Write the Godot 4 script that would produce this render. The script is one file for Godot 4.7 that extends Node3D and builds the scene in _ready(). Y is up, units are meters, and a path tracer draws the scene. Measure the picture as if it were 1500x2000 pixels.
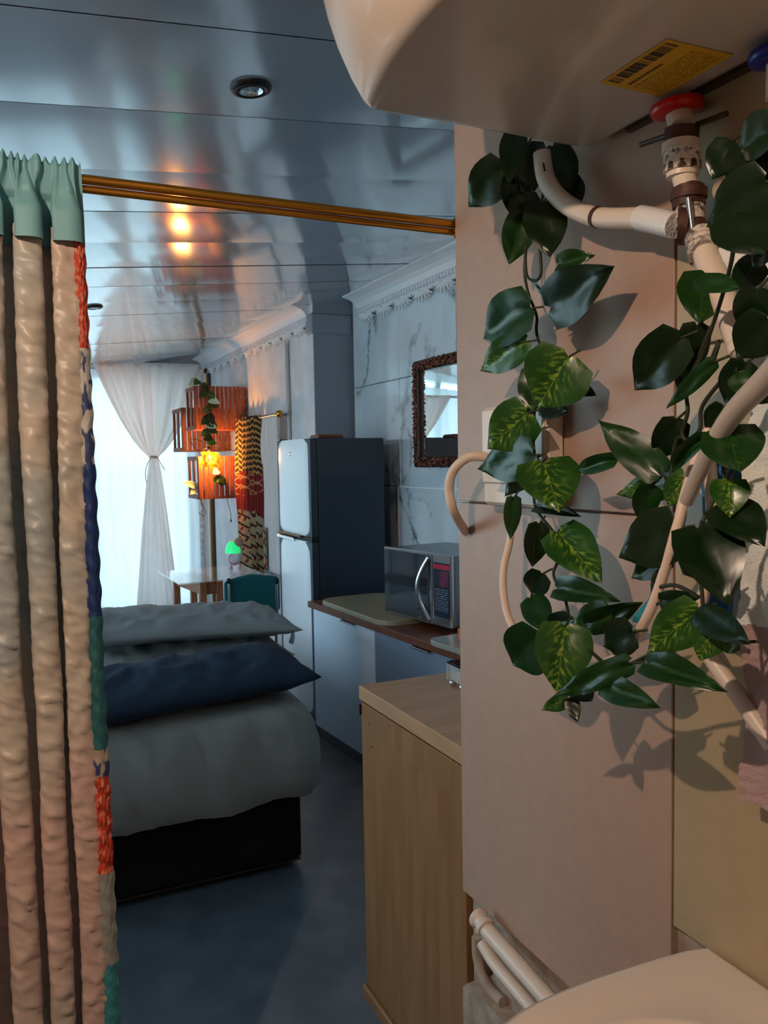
extends Node3D
# A small flat seen from its washroom corner: water heater, garlands and pipes on a tiled partition at the right,
# a shower curtain at the left, and beyond them a bed, a kitchen run, a fridge and a curtained window.

const CEIL_Y := 2.48      # ceiling height over x = 0
const CEIL_S := 0.095     # its rise towards the right
var M := {}
var used := {}

func _ready() -> void:
	# ---------- camera
	var cam := Camera3D.new()
	cam.name = "camera"
	cam.fov = rad_to_deg(2.0 * atan(1000.0 / 1600.0))
	cam.near = 0.05
	cam.far = 100.0
	cam.position = Vector3(0, 1.6, 0)
	cam.rotation_degrees = Vector3(-3.7, -25.1, -1.0)
	add_child(cam)
	cam.current = true
	# ---------- sky and exposure
	var env := Environment.new()
	env.background_mode = Environment.BG_SKY
	var sky := Sky.new()
	var sm := ProceduralSkyMaterial.new()
	sm.sky_top_color = Color(0.76, 0.91, 1.0)
	sm.sky_horizon_color = Color(0.82, 0.95, 1.0)
	sm.ground_bottom_color = Color(0.68, 0.82, 0.86)
	sm.ground_horizon_color = Color(0.74, 0.90, 0.95)
	sm.sky_energy_multiplier = 1.0
	sm.ground_energy_multiplier = 1.0
	sky.sky_material = sm
	env.sky = sky
	env.background_energy_multiplier = 5.4
	env.tonemap_mode = Environment.TONE_MAPPER_LINEAR
	env.tonemap_exposure = 1.0
	env.sdfgi_enabled = true
	env.ssao_enabled = true
	env.ssil_enabled = true
	var we := WorldEnvironment.new()
	we.name = "world_environment"
	we.environment = env
	add_child(we)
	# ---------- materials, setting, things
	make_materials()
	build_shell()
	build_ceiling()
	build_window_side()
	build_far_wall_things()
	build_kitchen()
	build_bed()
	build_dining()
	build_cupboard()
	build_partition_things()
	build_heater()
	build_pipes()
	build_garlands()
	build_basin()
	build_shower_curtain()
	build_left_side()

# ------------------------------------------------------------------ node helpers
func numbered(called: String) -> String:
	if not used.has(called):
		used[called] = 0
		return called
	used[called] += 1
	return "%s_%03d" % [called, used[called]]

func gx(n: Node) -> Transform3D:
	var t := Transform3D()
	while n != self and n is Node3D:
		t = (n as Node3D).transform * t
		n = n.get_parent()
	return t

func thing(called: String, label: String, category: String, at := Vector3.ZERO, turn := 0.0, group := "") -> Node3D:
	var o := Node3D.new()
	o.name = numbered(called)
	add_child(o)
	o.position = at
	o.rotation.y = turn
	o.set_meta("label", label)
	o.set_meta("category", category)
	if group != "":
		o.set_meta("group", group)
	return o

# a mesh whose coordinates are world coordinates when t is left out
func part(parent: Node, called: String, mesh: Mesh, m: Material, t := Transform3D(), label := "") -> MeshInstance3D:
	var o := MeshInstance3D.new()
	o.name = called
	o.mesh = mesh
	o.material_override = m
	parent.add_child(o, true)
	o.transform = gx(parent).affine_inverse() * t
	if label != "":
		o.set_meta("label", label)
	return o

# in the thing's own axes
func lpart(parent: Node, called: String, mesh: Mesh, m: Material, t := Transform3D(), label := "") -> MeshInstance3D:
	var o := MeshInstance3D.new()
	o.name = called
	o.mesh = mesh
	o.material_override = m
	parent.add_child(o, true)
	o.transform = t
	if label != "":
		o.set_meta("label", label)
	return o

func struct(called: String, mesh: Mesh, m: Material, t := Transform3D()) -> MeshInstance3D:
	var o := part(self, called, mesh, m, t)
	o.set_meta("kind", "structure")
	return o

func T(p: Vector3, b := Basis()) -> Transform3D:
	return Transform3D(b, p)

func V(a: Array) -> Vector3:
	return Vector3(a[0], a[1], a[2])

func VV(a: Array) -> PackedVector3Array:
	var r := PackedVector3Array()
	for p in a:
		r.append(V(p))
	return r

# ------------------------------------------------------------------ materials
func mat(c: Color, rough := 0.8, metal := 0.0) -> StandardMaterial3D:
	var m := StandardMaterial3D.new()
	m.albedo_color = c
	m.roughness = rough
	m.metallic = metal
	m.cull_mode = BaseMaterial3D.CULL_DISABLED
	return m

func fnl(sd: int, f: float, oct := 3, kind := FastNoiseLite.TYPE_SIMPLEX_SMOOTH) -> FastNoiseLite:
	var n := FastNoiseLite.new()
	n.seed = sd
	n.noise_type = kind
	n.frequency = f
	n.fractal_type = FastNoiseLite.FRACTAL_FBM
	n.fractal_octaves = oct
	return n

func tex(w: int, h: int, f: Callable) -> ImageTexture:
	var im := Image.create(w, h, false, Image.FORMAT_RGB8)
	for y in h:
		for x in w:
			im.set_pixel(x, y, f.call(x, y))
	return ImageTexture.create_from_image(im)

func noise_tex(sd: int, f: float, oct := 4, size := 256) -> NoiseTexture2D:
	var t := NoiseTexture2D.new()
	t.noise = fnl(sd, f, oct)
	t.seamless = true
	t.width = size
	t.height = size
	return t

func ramp_tex(sd: int, f: float, a: Color, b: Color, oct := 4, size := 256) -> NoiseTexture2D:
	var t := noise_tex(sd, f, oct, size)
	var g := Gradient.new()
	g.set_color(0, a)
	g.set_color(1, b)
	t.color_ramp = g
	return t

func tri(m: StandardMaterial3D, scale: float) -> StandardMaterial3D:
	m.uv1_triplanar = true
	m.uv1_world_triplanar = true
	m.uv1_scale = Vector3.ONE * scale
	return m

func bump(m: StandardMaterial3D, t: Texture2D, cm: float) -> StandardMaterial3D:
	m.heightmap_enabled = true
	m.heightmap_texture = t
	m.heightmap_scale = cm
	return m

func make_materials() -> void:
	var fine := noise_tex(5, 0.09, 4)
	var coarse := noise_tex(6, 0.02, 4)
	# floor: painted cement, scuffed
	var fl := mat(Color.WHITE, 0.34)
	fl.albedo_texture = ramp_tex(11, 0.012, Color(0.32, 0.345, 0.375), Color(0.42, 0.445, 0.475), 5, 512)
	tri(fl, 0.7)
	bump(fl, coarse, 0.12)
	M.floor = fl
	M.ceiling = mat(Color(0.66, 0.69, 0.73), 0.14)
	M.ceiling.metallic_specular = 0.75
	M.ceiling.clearcoat_enabled = true
	M.ceiling.clearcoat = 1.0
	M.ceiling.clearcoat_roughness = 0.10
	var pl := mat(Color.WHITE, 0.75)
	pl.albedo_texture = ramp_tex(12, 0.02, Color(0.80, 0.80, 0.82), Color(0.88, 0.88, 0.90))
	tri(pl, 0.8)
	bump(pl, coarse, 0.15)
	M.plaster = pl
	M.white_trim = mat(Color(0.88, 0.88, 0.90), 0.5)
	M.grey_post = bump(tri(mat(Color(0.52, 0.55, 0.60), 0.55), 0.9), coarse, 0.1)
	# marbled tiles
	# smoky veins: soft blobs stamped along wandering diagonal strokes
	var n2 := fnl(22, 0.010, 4)
	var side := 768
	var ink := PackedFloat32Array()
	ink.resize(side * side)
	var vr := RandomNumberGenerator.new()
	vr.seed = 77
	for k in 20:
		var p := Vector2(vr.randf() * side, vr.randf() * side)
		var heading := deg_to_rad(vr.randf_range(100.0, 135.0)) if k % 4 else deg_to_rad(vr.randf_range(60.0, 90.0))
		var strength := vr.randf_range(0.25, 0.6)
		var thick := vr.randf_range(4.0, 12.0)
		for m in int(vr.randf_range(60, 150)):
			heading += vr.randf_range(-0.22, 0.22)
			p += Vector2(cos(heading), sin(heading)) * 3.0
			var gap := n2.get_noise_2d(p.x * 1.2, p.y * 1.2) * 0.5 + 0.55
			var rad := thick * clampf(gap + vr.randf_range(-0.2, 0.3), 0.15, 1.3)
			var c := p + Vector2(vr.randf_range(-1, 1), vr.randf_range(-1, 1)) * thick * 0.5
			var reach := int(rad * 2.0) + 1
			for dy in range(-reach, reach + 1):
				for dx in range(-reach, reach + 1):
					var d2 := float(dx * dx + dy * dy) / (rad * rad)
					if d2 < 4.0:
						var at := posmod(int(c.y) + dy, side) * side + posmod(int(c.x) + dx, side)
						ink[at] = maxf(ink[at], strength * clampf(gap, 0.0, 1.0) * exp(-d2 * 1.3))
	var marble := tex(side, side, func(x, y):
		var k: float = clampf(0.93 - ink[y * side + x] * (0.9 + 0.8 * n2.get_noise_2d(x * 4.0, y * 4.0)) + 0.07 * n2.get_noise_2d(x * 0.5, y * 0.5), 0.0, 1.0)
		return Color(0.84 * k, 0.87 * k, 0.905 * k))
	M.marble = mat(Color.WHITE, 0.09)
	M.marble.albedo_texture = marble
	tri(M.marble, 0.5)
	M.grout = mat(Color(0.42, 0.44, 0.47), 0.85)
	# partition tiles
	var tt := mat(Color.WHITE, 0.42)
	tt.albedo_texture = ramp_tex(31, 0.05, Color(0.655, 0.54, 0.47), Color(0.68, 0.563, 0.49))
	tri(tt, 1.6)
	bump(tt, fine, 0.004)
	M.tile = tt
	var t2 := mat(Color.WHITE, 0.30)  # same tiles, with the olive cast of reflected light put into the colour
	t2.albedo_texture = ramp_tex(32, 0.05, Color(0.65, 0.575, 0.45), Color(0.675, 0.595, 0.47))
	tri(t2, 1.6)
	M.tile_olive_cast = t2
	M.raw_wall = bump(tri(mat(Color(0.74, 0.69, 0.64), 0.85), 2.0), coarse, 0.5)
	M.raw_wall.albedo_texture = ramp_tex(33, 0.03, Color(0.72, 0.68, 0.64), Color(0.95, 0.92, 0.90))
	# woods
	var wn := fnl(41, 0.02, 4)
	var grain := func(a: Color, b: Color, sx: float, sy: float) -> ImageTexture:
		return tex(256, 256, func(x, y):
			var k: float = clampf(0.5 + 0.9 * wn.get_noise_2d(x * sx, y * sy), 0.0, 1.0)
			return a.lerp(b, k))
	M.brown_wood = mat(Color.WHITE, 0.4)
	M.brown_wood.albedo_texture = grain.call(Color(0.34, 0.17, 0.10), Color(0.47, 0.26, 0.16), 4.0, 0.5)
	tri(M.brown_wood, 1.5)
	M.laminate = mat(Color.WHITE, 0.42)
	M.laminate.albedo_texture = grain.call(Color(0.50, 0.35, 0.21), Color(0.57, 0.41, 0.26), 3.0, 0.25)
	tri(M.laminate, 1.2)
	M.laminate_top = mat(Color.WHITE, 0.38)
	M.laminate_top.albedo_texture = grain.call(Color(0.64, 0.50, 0.37), Color(0.71, 0.56, 0.42), 0.4, 3.0)
	tri(M.laminate_top, 1.2)
	M.crate = mat(Color.WHITE, 0.6)
	M.crate.albedo_texture = grain.call(Color(0.42, 0.20, 0.12), Color(0.60, 0.32, 0.19), 5.0, 0.6)
	tri(M.crate, 2.0)
	M.table_wood = mat(Color.WHITE, 0.5)
	M.table_wood.albedo_texture = grain.call(Color(0.55, 0.32, 0.20), Color(0.68, 0.44, 0.29), 5.0, 0.6)
	tri(M.table_wood, 2.0)
	# plain ones
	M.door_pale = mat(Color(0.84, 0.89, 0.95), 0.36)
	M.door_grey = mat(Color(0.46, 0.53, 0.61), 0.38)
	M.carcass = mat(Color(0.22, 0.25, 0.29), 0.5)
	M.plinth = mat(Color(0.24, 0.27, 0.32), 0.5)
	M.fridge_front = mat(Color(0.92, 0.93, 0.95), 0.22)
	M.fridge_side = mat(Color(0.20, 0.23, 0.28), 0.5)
	M.dark_gap = mat(Color(0.05, 0.055, 0.065), 0.6)
	M.chrome = mat(Color(0.80, 0.81, 0.83), 0.18, 1.0)
	M.steel = mat(Color(0.55, 0.57, 0.60), 0.32, 0.9)
	M.black_metal = mat(Color(0.05, 0.05, 0.055), 0.45, 0.3)
	M.black_glass = mat(Color(0.02, 0.022, 0.026), 0.03)
	M.black_glass.clearcoat_enabled = true
	M.black_glass.clearcoat = 1.0
	M.black_glass.clearcoat_roughness = 0.02
	M.black_glass.metallic = 0.0
	M.mw_door = mat(Color(0.42, 0.45, 0.48), 0.05, 0.85)
	M.mirror = mat(Color(0.86, 0.89, 0.89), 0.02, 1.0)
	M.mirror_frame = mat(Color(0.20, 0.095, 0.075), 0.35, 0.25)
	M.mirror_carving = mat(Color(0.46, 0.26, 0.19), 0.32, 0.45)
	M.board_tan = mat(Color(0.60, 0.535, 0.43), 0.45)
	M.board_grey = mat(Color(0.55, 0.56, 0.53), 0.22)
	M.orange = mat(Color(0.85, 0.36, 0.10), 0.35)
	M.brass = mat(Color(0.80, 0.57, 0.22), 0.24, 0.95)
	M.gold_pole = mat(Color(0.78, 0.62, 0.34), 0.35, 0.4)
	M.dark_wood = mat(Color(0.27, 0.20, 0.15), 0.5)
	M.glass = mat(Color(0.93, 0.98, 0.97, 0.12), 0.03)
	M.glass.transparency = BaseMaterial3D.TRANSPARENCY_ALPHA
	M.window_glass = mat(Color(0.95, 1.0, 1.0, 0.05), 0.02)
	M.window_glass.transparency = BaseMaterial3D.TRANSPARENCY_ALPHA
	M.clear = mat(Color(0.9, 0.95, 0.95, 0.18), 0.05)
	M.clear.transparency = BaseMaterial3D.TRANSPARENCY_ALPHA
	M.frame_white = mat(Color(0.80, 0.82, 0.84), 0.4)
	# cloth
	var weave := noise_tex(7, 0.2, 2)
	M.net = mat(Color(0.84, 0.86, 0.865, 0.93), 0.9)
	M.net.transparency = BaseMaterial3D.TRANSPARENCY_ALPHA
	M.net.backlight_enabled = true
	M.net.backlight = Color(0.80, 0.81, 0.82)
	M.drape = mat(Color(0.93, 0.89, 0.865, 0.95), 0.9)
	M.drape.transparency = BaseMaterial3D.TRANSPARENCY_ALPHA
	M.drape.backlight_enabled = true
	M.drape.backlight = Color(0.86, 0.81, 0.79)
	M.white_cloth = mat(Color(0.88, 0.87, 0.87), 0.9)
	M.white_cloth.backlight_enabled = true
	M.white_cloth.backlight = Color(0.6, 0.6, 0.6)
	M.sheet = bump(tri(mat(Color(0.66, 0.655, 0.63), 0.92), 6.0), weave, 0.05)
	M.pillow_blue = bump(tri(mat(Color(0.17, 0.23, 0.31), 0.92), 6.0), weave, 0.05)
	M.pillow_grey = bump(tri(mat(Color(0.62, 0.62, 0.61), 0.92), 6.0), weave, 0.05)
	M.bed_base = bump(tri(mat(Color(0.055, 0.055, 0.06), 0.95), 6.0), weave, 0.05)
	M.pink = mat(Color(0.86, 0.68, 0.76), 0.9)
	M.green_cloth = bump(tri(mat(Color(0.05, 0.36, 0.38), 0.85), 8.0), weave, 0.05)
	M.satin = mat(Color.WHITE, 0.40)
	M.satin.vertex_color_use_as_albedo = true
	M.satin.rim_enabled = true
	M.satin.rim = 0.4
	M.satin.backlight_enabled = true
	M.satin.backlight = Color(0.25, 0.25, 0.25)
	M.towel_pale = bump(tri(mat(Color(0.86, 0.87, 0.85), 1.0), 14.0), fine, 0.15)
	M.towel_pale.rim_enabled = true
	M.towel_pale.rim = 0.6
	M.towel_rose = bump(tri(mat(Color(0.68, 0.57, 0.56), 1.0), 14.0), fine, 0.15)
	M.blue_cloth = mat(Color(0.16, 0.42, 0.62), 0.8)
	M.teal = mat(Color(0.12, 0.50, 0.55), 0.5)
	# plumbing and heater
	M.enamel = mat(Color(0.80, 0.745, 0.685), 0.28)
	M.enamel.clearcoat_enabled = true
	M.enamel.clearcoat = 0.5
	M.enamel.clearcoat_roughness = 0.12
	M.ceramic = mat(Color(0.88, 0.83, 0.78), 0.14)
	M.pvc = mat(Color(0.84, 0.78, 0.72), 0.4)
	M.pvc_dull = mat(Color(0.68, 0.64, 0.60), 0.55)
	M.cable = mat(Color(0.86, 0.77, 0.69), 0.45)
	M.rust = mat(Color.WHITE, 0.6, 0.25)
	M.rust.albedo_texture = ramp_tex(51, 0.05, Color(0.20, 0.11, 0.085), Color(0.36, 0.22, 0.17))
	tri(M.rust, 9.0)
	M.chipped = mat(Color.WHITE, 0.6)
	var chip := ramp_tex(52, 0.045, Color(0.20, 0.11, 0.09), Color(0.84, 0.80, 0.75))
	chip.color_ramp.interpolation_mode = Gradient.GRADIENT_INTERPOLATE_CONSTANT
	chip.color_ramp.set_offset(1, 0.47)
	M.chipped.albedo_texture = chip
	tri(M.chipped, 5.0)
	M.tape = mat(Color(0.86, 0.86, 0.86), 0.22)
	bump(tri(M.tape, 8.0), fine, 0.12)
	M.red_plastic = mat(Color(0.78, 0.05, 0.04), 0.28)
	M.blue_plastic = mat(Color(0.05, 0.10, 0.50), 0.3)
	M.socket = mat(Color(0.86, 0.80, 0.75), 0.35)
	# leaves
	M.leaf = [leaf_material(61, Color(0.035, 0.13, 0.03), Color(0.10, 0.22, 0.05), 0.15), leaf_material(62, Color(0.05, 0.20, 0.045), Color(0.24, 0.40, 0.09), 0.32), leaf_material(63, Color(0.11, 0.28, 0.07), Color(0.55, 0.62, 0.22), 0.55)]
	M.stem = mat(Color(0.12, 0.15, 0.05), 0.6)
	M.leaf_yellow = mat(Color(0.86, 0.68, 0.16), 0.5)
	M.leaf_yellow.backlight_enabled = true
	M.leaf_yellow.backlight = Color(0.6, 0.5, 0.1)
	M.leaf_pale = mat(Color(0.72, 0.80, 0.70), 0.5)

func leaf_material(sd: int, dark: Color, pale: Color, amount: float) -> StandardMaterial3D:
	var n := fnl(sd, 0.05, 3)
	var m := mat(Color.WHITE, 0.3)
	m.albedo_texture = tex(128, 128, func(x, y):
		var u: float = (x - 64.0) / 64.0
		var v: float = y / 128.0
		var a: float = absf(u)
		# pale streaks run outward from the midrib, following the side veins
		var st: float = n.get_noise_2d(a * 60.0 + 40.0 * signf(u), (v - a * 0.45) * 210.0) * 0.5 + 0.5
		var patch: float = n.get_noise_2d(x * 0.22 + 30.0, y * 0.22) * 0.5 + 0.5
		var k: float = clampf((st - 0.60 + amount * 0.25) * 4.0, 0.0, 1.0) * clampf(1.15 - a * 1.6, 0.0, 1.0) * amount * 1.5
		k += clampf((patch - 0.5) * 2.0, 0.0, 1.0) * amount * 0.6
		var rib: float = clampf(1.0 - a / 0.03, 0.0, 1.0) * 0.55
		var side: float = clampf(1.0 - absf(fmod((v - a * 0.45) * 7.0 + 8.0, 1.0) - 0.5) / 0.06, 0.0, 1.0) * 0.12
		return dark.lerp(pale, clampf(k + rib + side, 0.0, 1.0)))
	m.backlight_enabled = true
	m.backlight = Color(0.16, 0.26, 0.06)
	m.texture_repeat = false
	return m

# ------------------------------------------------------------------ mesh helpers
func tool() -> SurfaceTool:
	var st := SurfaceTool.new()
	st.begin(Mesh.PRIMITIVE_TRIANGLES)
	return st

func triangle(st: SurfaceTool, a: Vector3, b: Vector3, c: Vector3) -> void:
	st.add_vertex(a)
	st.add_vertex(b)
	st.add_vertex(c)

func quad(st: SurfaceTool, a: Vector3, b: Vector3, c: Vector3, d: Vector3) -> void:
	triangle(st, a, b, c)
	triangle(st, a, c, d)

func done(st: SurfaceTool) -> ArrayMesh:
	st.index()
	st.generate_normals()
	return st.commit()

# a box with chamfered edges round a centre
func add_box(st: SurfaceTool, c: Vector3, s: Vector3, b := 0.0, basis := Basis()) -> void:
	var h := s * 0.5
	b = minf(b, minf(h.x, minf(h.y, h.z)) * 0.9)
	st.set_smooth_group(-1)
	var ax := [Vector3(1, 0, 0), Vector3(0, 1, 0), Vector3(0, 0, 1)]
	for i in 3:
		for sg in [-1.0, 1.0]:
			var j := (i + 1) % 3
			var k := (i + 2) % 3
			var n: Vector3 = ax[i] * h[i] * sg
			var u: Vector3 = ax[j] * (h[j] - b)
			var v: Vector3 = ax[k] * (h[k] - b)
			var p := [n - u - v, n + u - v, n + u + v, n - u + v]
			if sg > 0:
				p.reverse()
			quad(st, c + basis * p[0], c + basis * p[1], c + basis * p[2], c + basis * p[3])
	if b <= 0.0:
		return
	for i in 3:
		var j := (i + 1) % 3
		var k := (i + 2) % 3
		for sj in [-1.0, 1.0]:
			for sk in [-1.0, 1.0]:
				var a0: Vector3 = ax[j] * h[j] * sj + ax[k] * (h[k] - b) * sk
				var a1: Vector3 = ax[j] * (h[j] - b) * sj + ax[k] * h[k] * sk
				var e: Vector3 = ax[i] * (h[i] - b)
				var p := [a0 - e, a1 - e, a1 + e, a0 + e]
				if sj * sk > 0:
					p.reverse()
				quad(st, c + basis * p[0], c + basis * p[1], c + basis * p[2], c + basis * p[3])
	for sx in [-1.0, 1.0]:
		for sy in [-1.0, 1.0]:
			for sz in [-1.0, 1.0]:
				var p := [Vector3(h.x * sx, (h.y - b) * sy, (h.z - b) * sz), Vector3((h.x - b) * sx, h.y * sy, (h.z - b) * sz), Vector3((h.x - b) * sx, (h.y - b) * sy, h.z * sz)]
				if sx * sy * sz > 0:
					p.reverse()
				triangle(st, c + basis * p[0], c + basis * p[1], c + basis * p[2])

func box(c: Vector3, s: Vector3, b := 0.0, basis := Basis()) -> ArrayMesh:
	var st := tool()
	add_box(st, c, s, b, basis)
	return done(st)

func span(a: Vector3, b: Vector3, bev := 0.0) -> ArrayMesh:
	return box((a + b) * 0.5, (b - a).abs(), bev)

# a smooth grid of points f(i, j)
func grid(nu: int, nv: int, f: Callable, wrap_u := false, colour = null, uv = null) -> ArrayMesh:
	var st := tool()
	st.set_smooth_group(0)
	var p := []
	for i in nu + 1:
		var row := []
		for j in nv + 1:
			row.append(f.call((0 if wrap_u and i == nu else i), j))
		p.append(row)
	for i in nu:
		for j in nv:
			for q in [[i, j], [i + 1, j], [i + 1, j + 1], [i, j], [i + 1, j + 1], [i, j + 1]]:
				if colour != null:
					st.set_color(colour.call(q[0], q[1]))
				if uv != null:
					st.set_uv(uv.call(q[0], q[1]))
				st.add_vertex(p[q[0]][q[1]])
	return done(st)

func smooth_path(pts: PackedVector3Array, per := 5) -> PackedVector3Array:
	var r := PackedVector3Array()
	for i in pts.size() - 1:
		var a := pts[maxi(i - 1, 0)]
		var d := pts[mini(i + 2, pts.size() - 1)]
		for k in per:
			r.append(pts[i].cubic_interpolate(pts[i + 1], a, d, float(k) / per))
	r.append(pts[pts.size() - 1])
	return r

func add_tube(st: SurfaceTool, pts: PackedVector3Array, r, sides := 10) -> void:
	st.set_smooth_group(0)
	var rings := []
	var nrm := Vector3.ZERO
	for i in pts.size():
		var d := (pts[mini(i + 1, pts.size() - 1)] - pts[maxi(i - 1, 0)]).normalized()
		if i == 0:
			nrm = d.cross(Vector3.UP if absf(d.y) < 0.9 else Vector3.RIGHT).normalized()
		nrm = (nrm - d * nrm.dot(d)).normalized()
		var bi := d.cross(nrm)
		var rr: float = r if not r is Callable else r.call(float(i) / (pts.size() - 1))
		var ring := []
		for k in sides:
			var a := TAU * k / sides
			ring.append(pts[i] + (nrm * cos(a) + bi * sin(a)) * rr)
		rings.append(ring)
	for i in pts.size() - 1:
		for k in sides:
			var k2 := (k + 1) % sides
			quad(st, rings[i][k], rings[i][k2], rings[i + 1][k2], rings[i + 1][k])
	st.set_smooth_group(-1)
	for e in [0, pts.size() - 1]:
		for k in sides:
			var k2 := (k + 1) % sides
			if e == 0:
				triangle(st, pts[e], rings[e][k2], rings[e][k])
			else:
				triangle(st, pts[e], rings[e][k], rings[e][k2])

func tube(pts: PackedVector3Array, r, sides := 10) -> ArrayMesh:
	var st := tool()
	add_tube(st, pts, r, sides)
	return done(st)

func rod(a: Vector3, b: Vector3, r: float, sides := 12) -> ArrayMesh:
	return tube(PackedVector3Array([a, b]), r, sides)

# profile of Vector2(radius, height) round the y axis
func lathe(prof: Array, segs := 24, sm := true) -> ArrayMesh:
	var st := tool()
	st.set_smooth_group(0 if sm else -1)
	for i in prof.size() - 1:
		for k in segs:
			var a := TAU * k / segs
			var b := TAU * (k + 1) / segs
			var p0 := Vector3(prof[i].x * cos(a), prof[i].y, prof[i].x * sin(a))
			var p1 := Vector3(prof[i].x * cos(b), prof[i].y, prof[i].x * sin(b))
			var p2 := Vector3(prof[i + 1].x * cos(b), prof[i + 1].y, prof[i + 1].x * sin(b))
			var p3 := Vector3(prof[i + 1].x * cos(a), prof[i + 1].y, prof[i + 1].x * sin(a))
			if prof[i].x > 1e-6:
				triangle(st, p0, p1, p2)
			if prof[i + 1].x > 1e-6:
				triangle(st, p0, p2, p3)
	return done(st)

# basis whose y axis points along d
func along(d: Vector3) -> Basis:
	var y := d.normalized()
	var x := y.cross(Vector3.FORWARD if absf(y.z) < 0.9 else Vector3.RIGHT).normalized()
	return Basis(x, y, x.cross(y))

# polygon in the x-z plane drawn up from y0 to y1, top edge chamfered by b
func slab(poly: PackedVector2Array, y0: float, y1: float, b := 0.0) -> ArrayMesh:
	var st := tool()
	st.set_smooth_group(-1)
	if Geometry2D.is_polygon_clockwise(poly):
		poly.reverse()
	var c := Vector2.ZERO
	for p in poly:
		c += p / poly.size()
	var inner := PackedVector2Array()
	for p in poly:
		inner.append(p + (c - p).normalized() * b)
	var idx := Geometry2D.triangulate_polygon(poly)
	for i in range(0, idx.size(), 3):
		triangle(st, v3(inner[idx[i]], y1), v3(inner[idx[i + 2]], y1), v3(inner[idx[i + 1]], y1))
		triangle(st, v3(poly[idx[i]], y0), v3(poly[idx[i + 1]], y0), v3(poly[idx[i + 2]], y0))
	for i in poly.size():
		var j := (i + 1) % poly.size()
		quad(st, v3(poly[i], y0), v3(poly[j], y0), v3(poly[j], y1 - b), v3(poly[i], y1 - b))
		if b > 0.0:
			quad(st, v3(poly[i], y1 - b), v3(poly[j], y1 - b), v3(inner[j], y1), v3(inner[i], y1))
	return done(st)

func v3(p: Vector2, y: float) -> Vector3:
	return Vector3(p.x, y, p.y)

func round_rect(x0: float, z0: float, x1: float, z1: float, r: float, n := 6) -> PackedVector2Array:
	var out := PackedVector2Array()
	for q in [[x1 - r, z1 - r, 0.0], [x0 + r, z1 - r, 90.0], [x0 + r, z0 + r, 180.0], [x1 - r, z0 + r, 270.0]]:
		for k in n + 1:
			var a := deg_to_rad(q[2] + 90.0 * k / n)
			out.append(Vector2(q[0] + r * cos(a), q[1] + r * sin(a)))
	return out

func ceil_y(x: float) -> float:
	return CEIL_Y + CEIL_S * x

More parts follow.
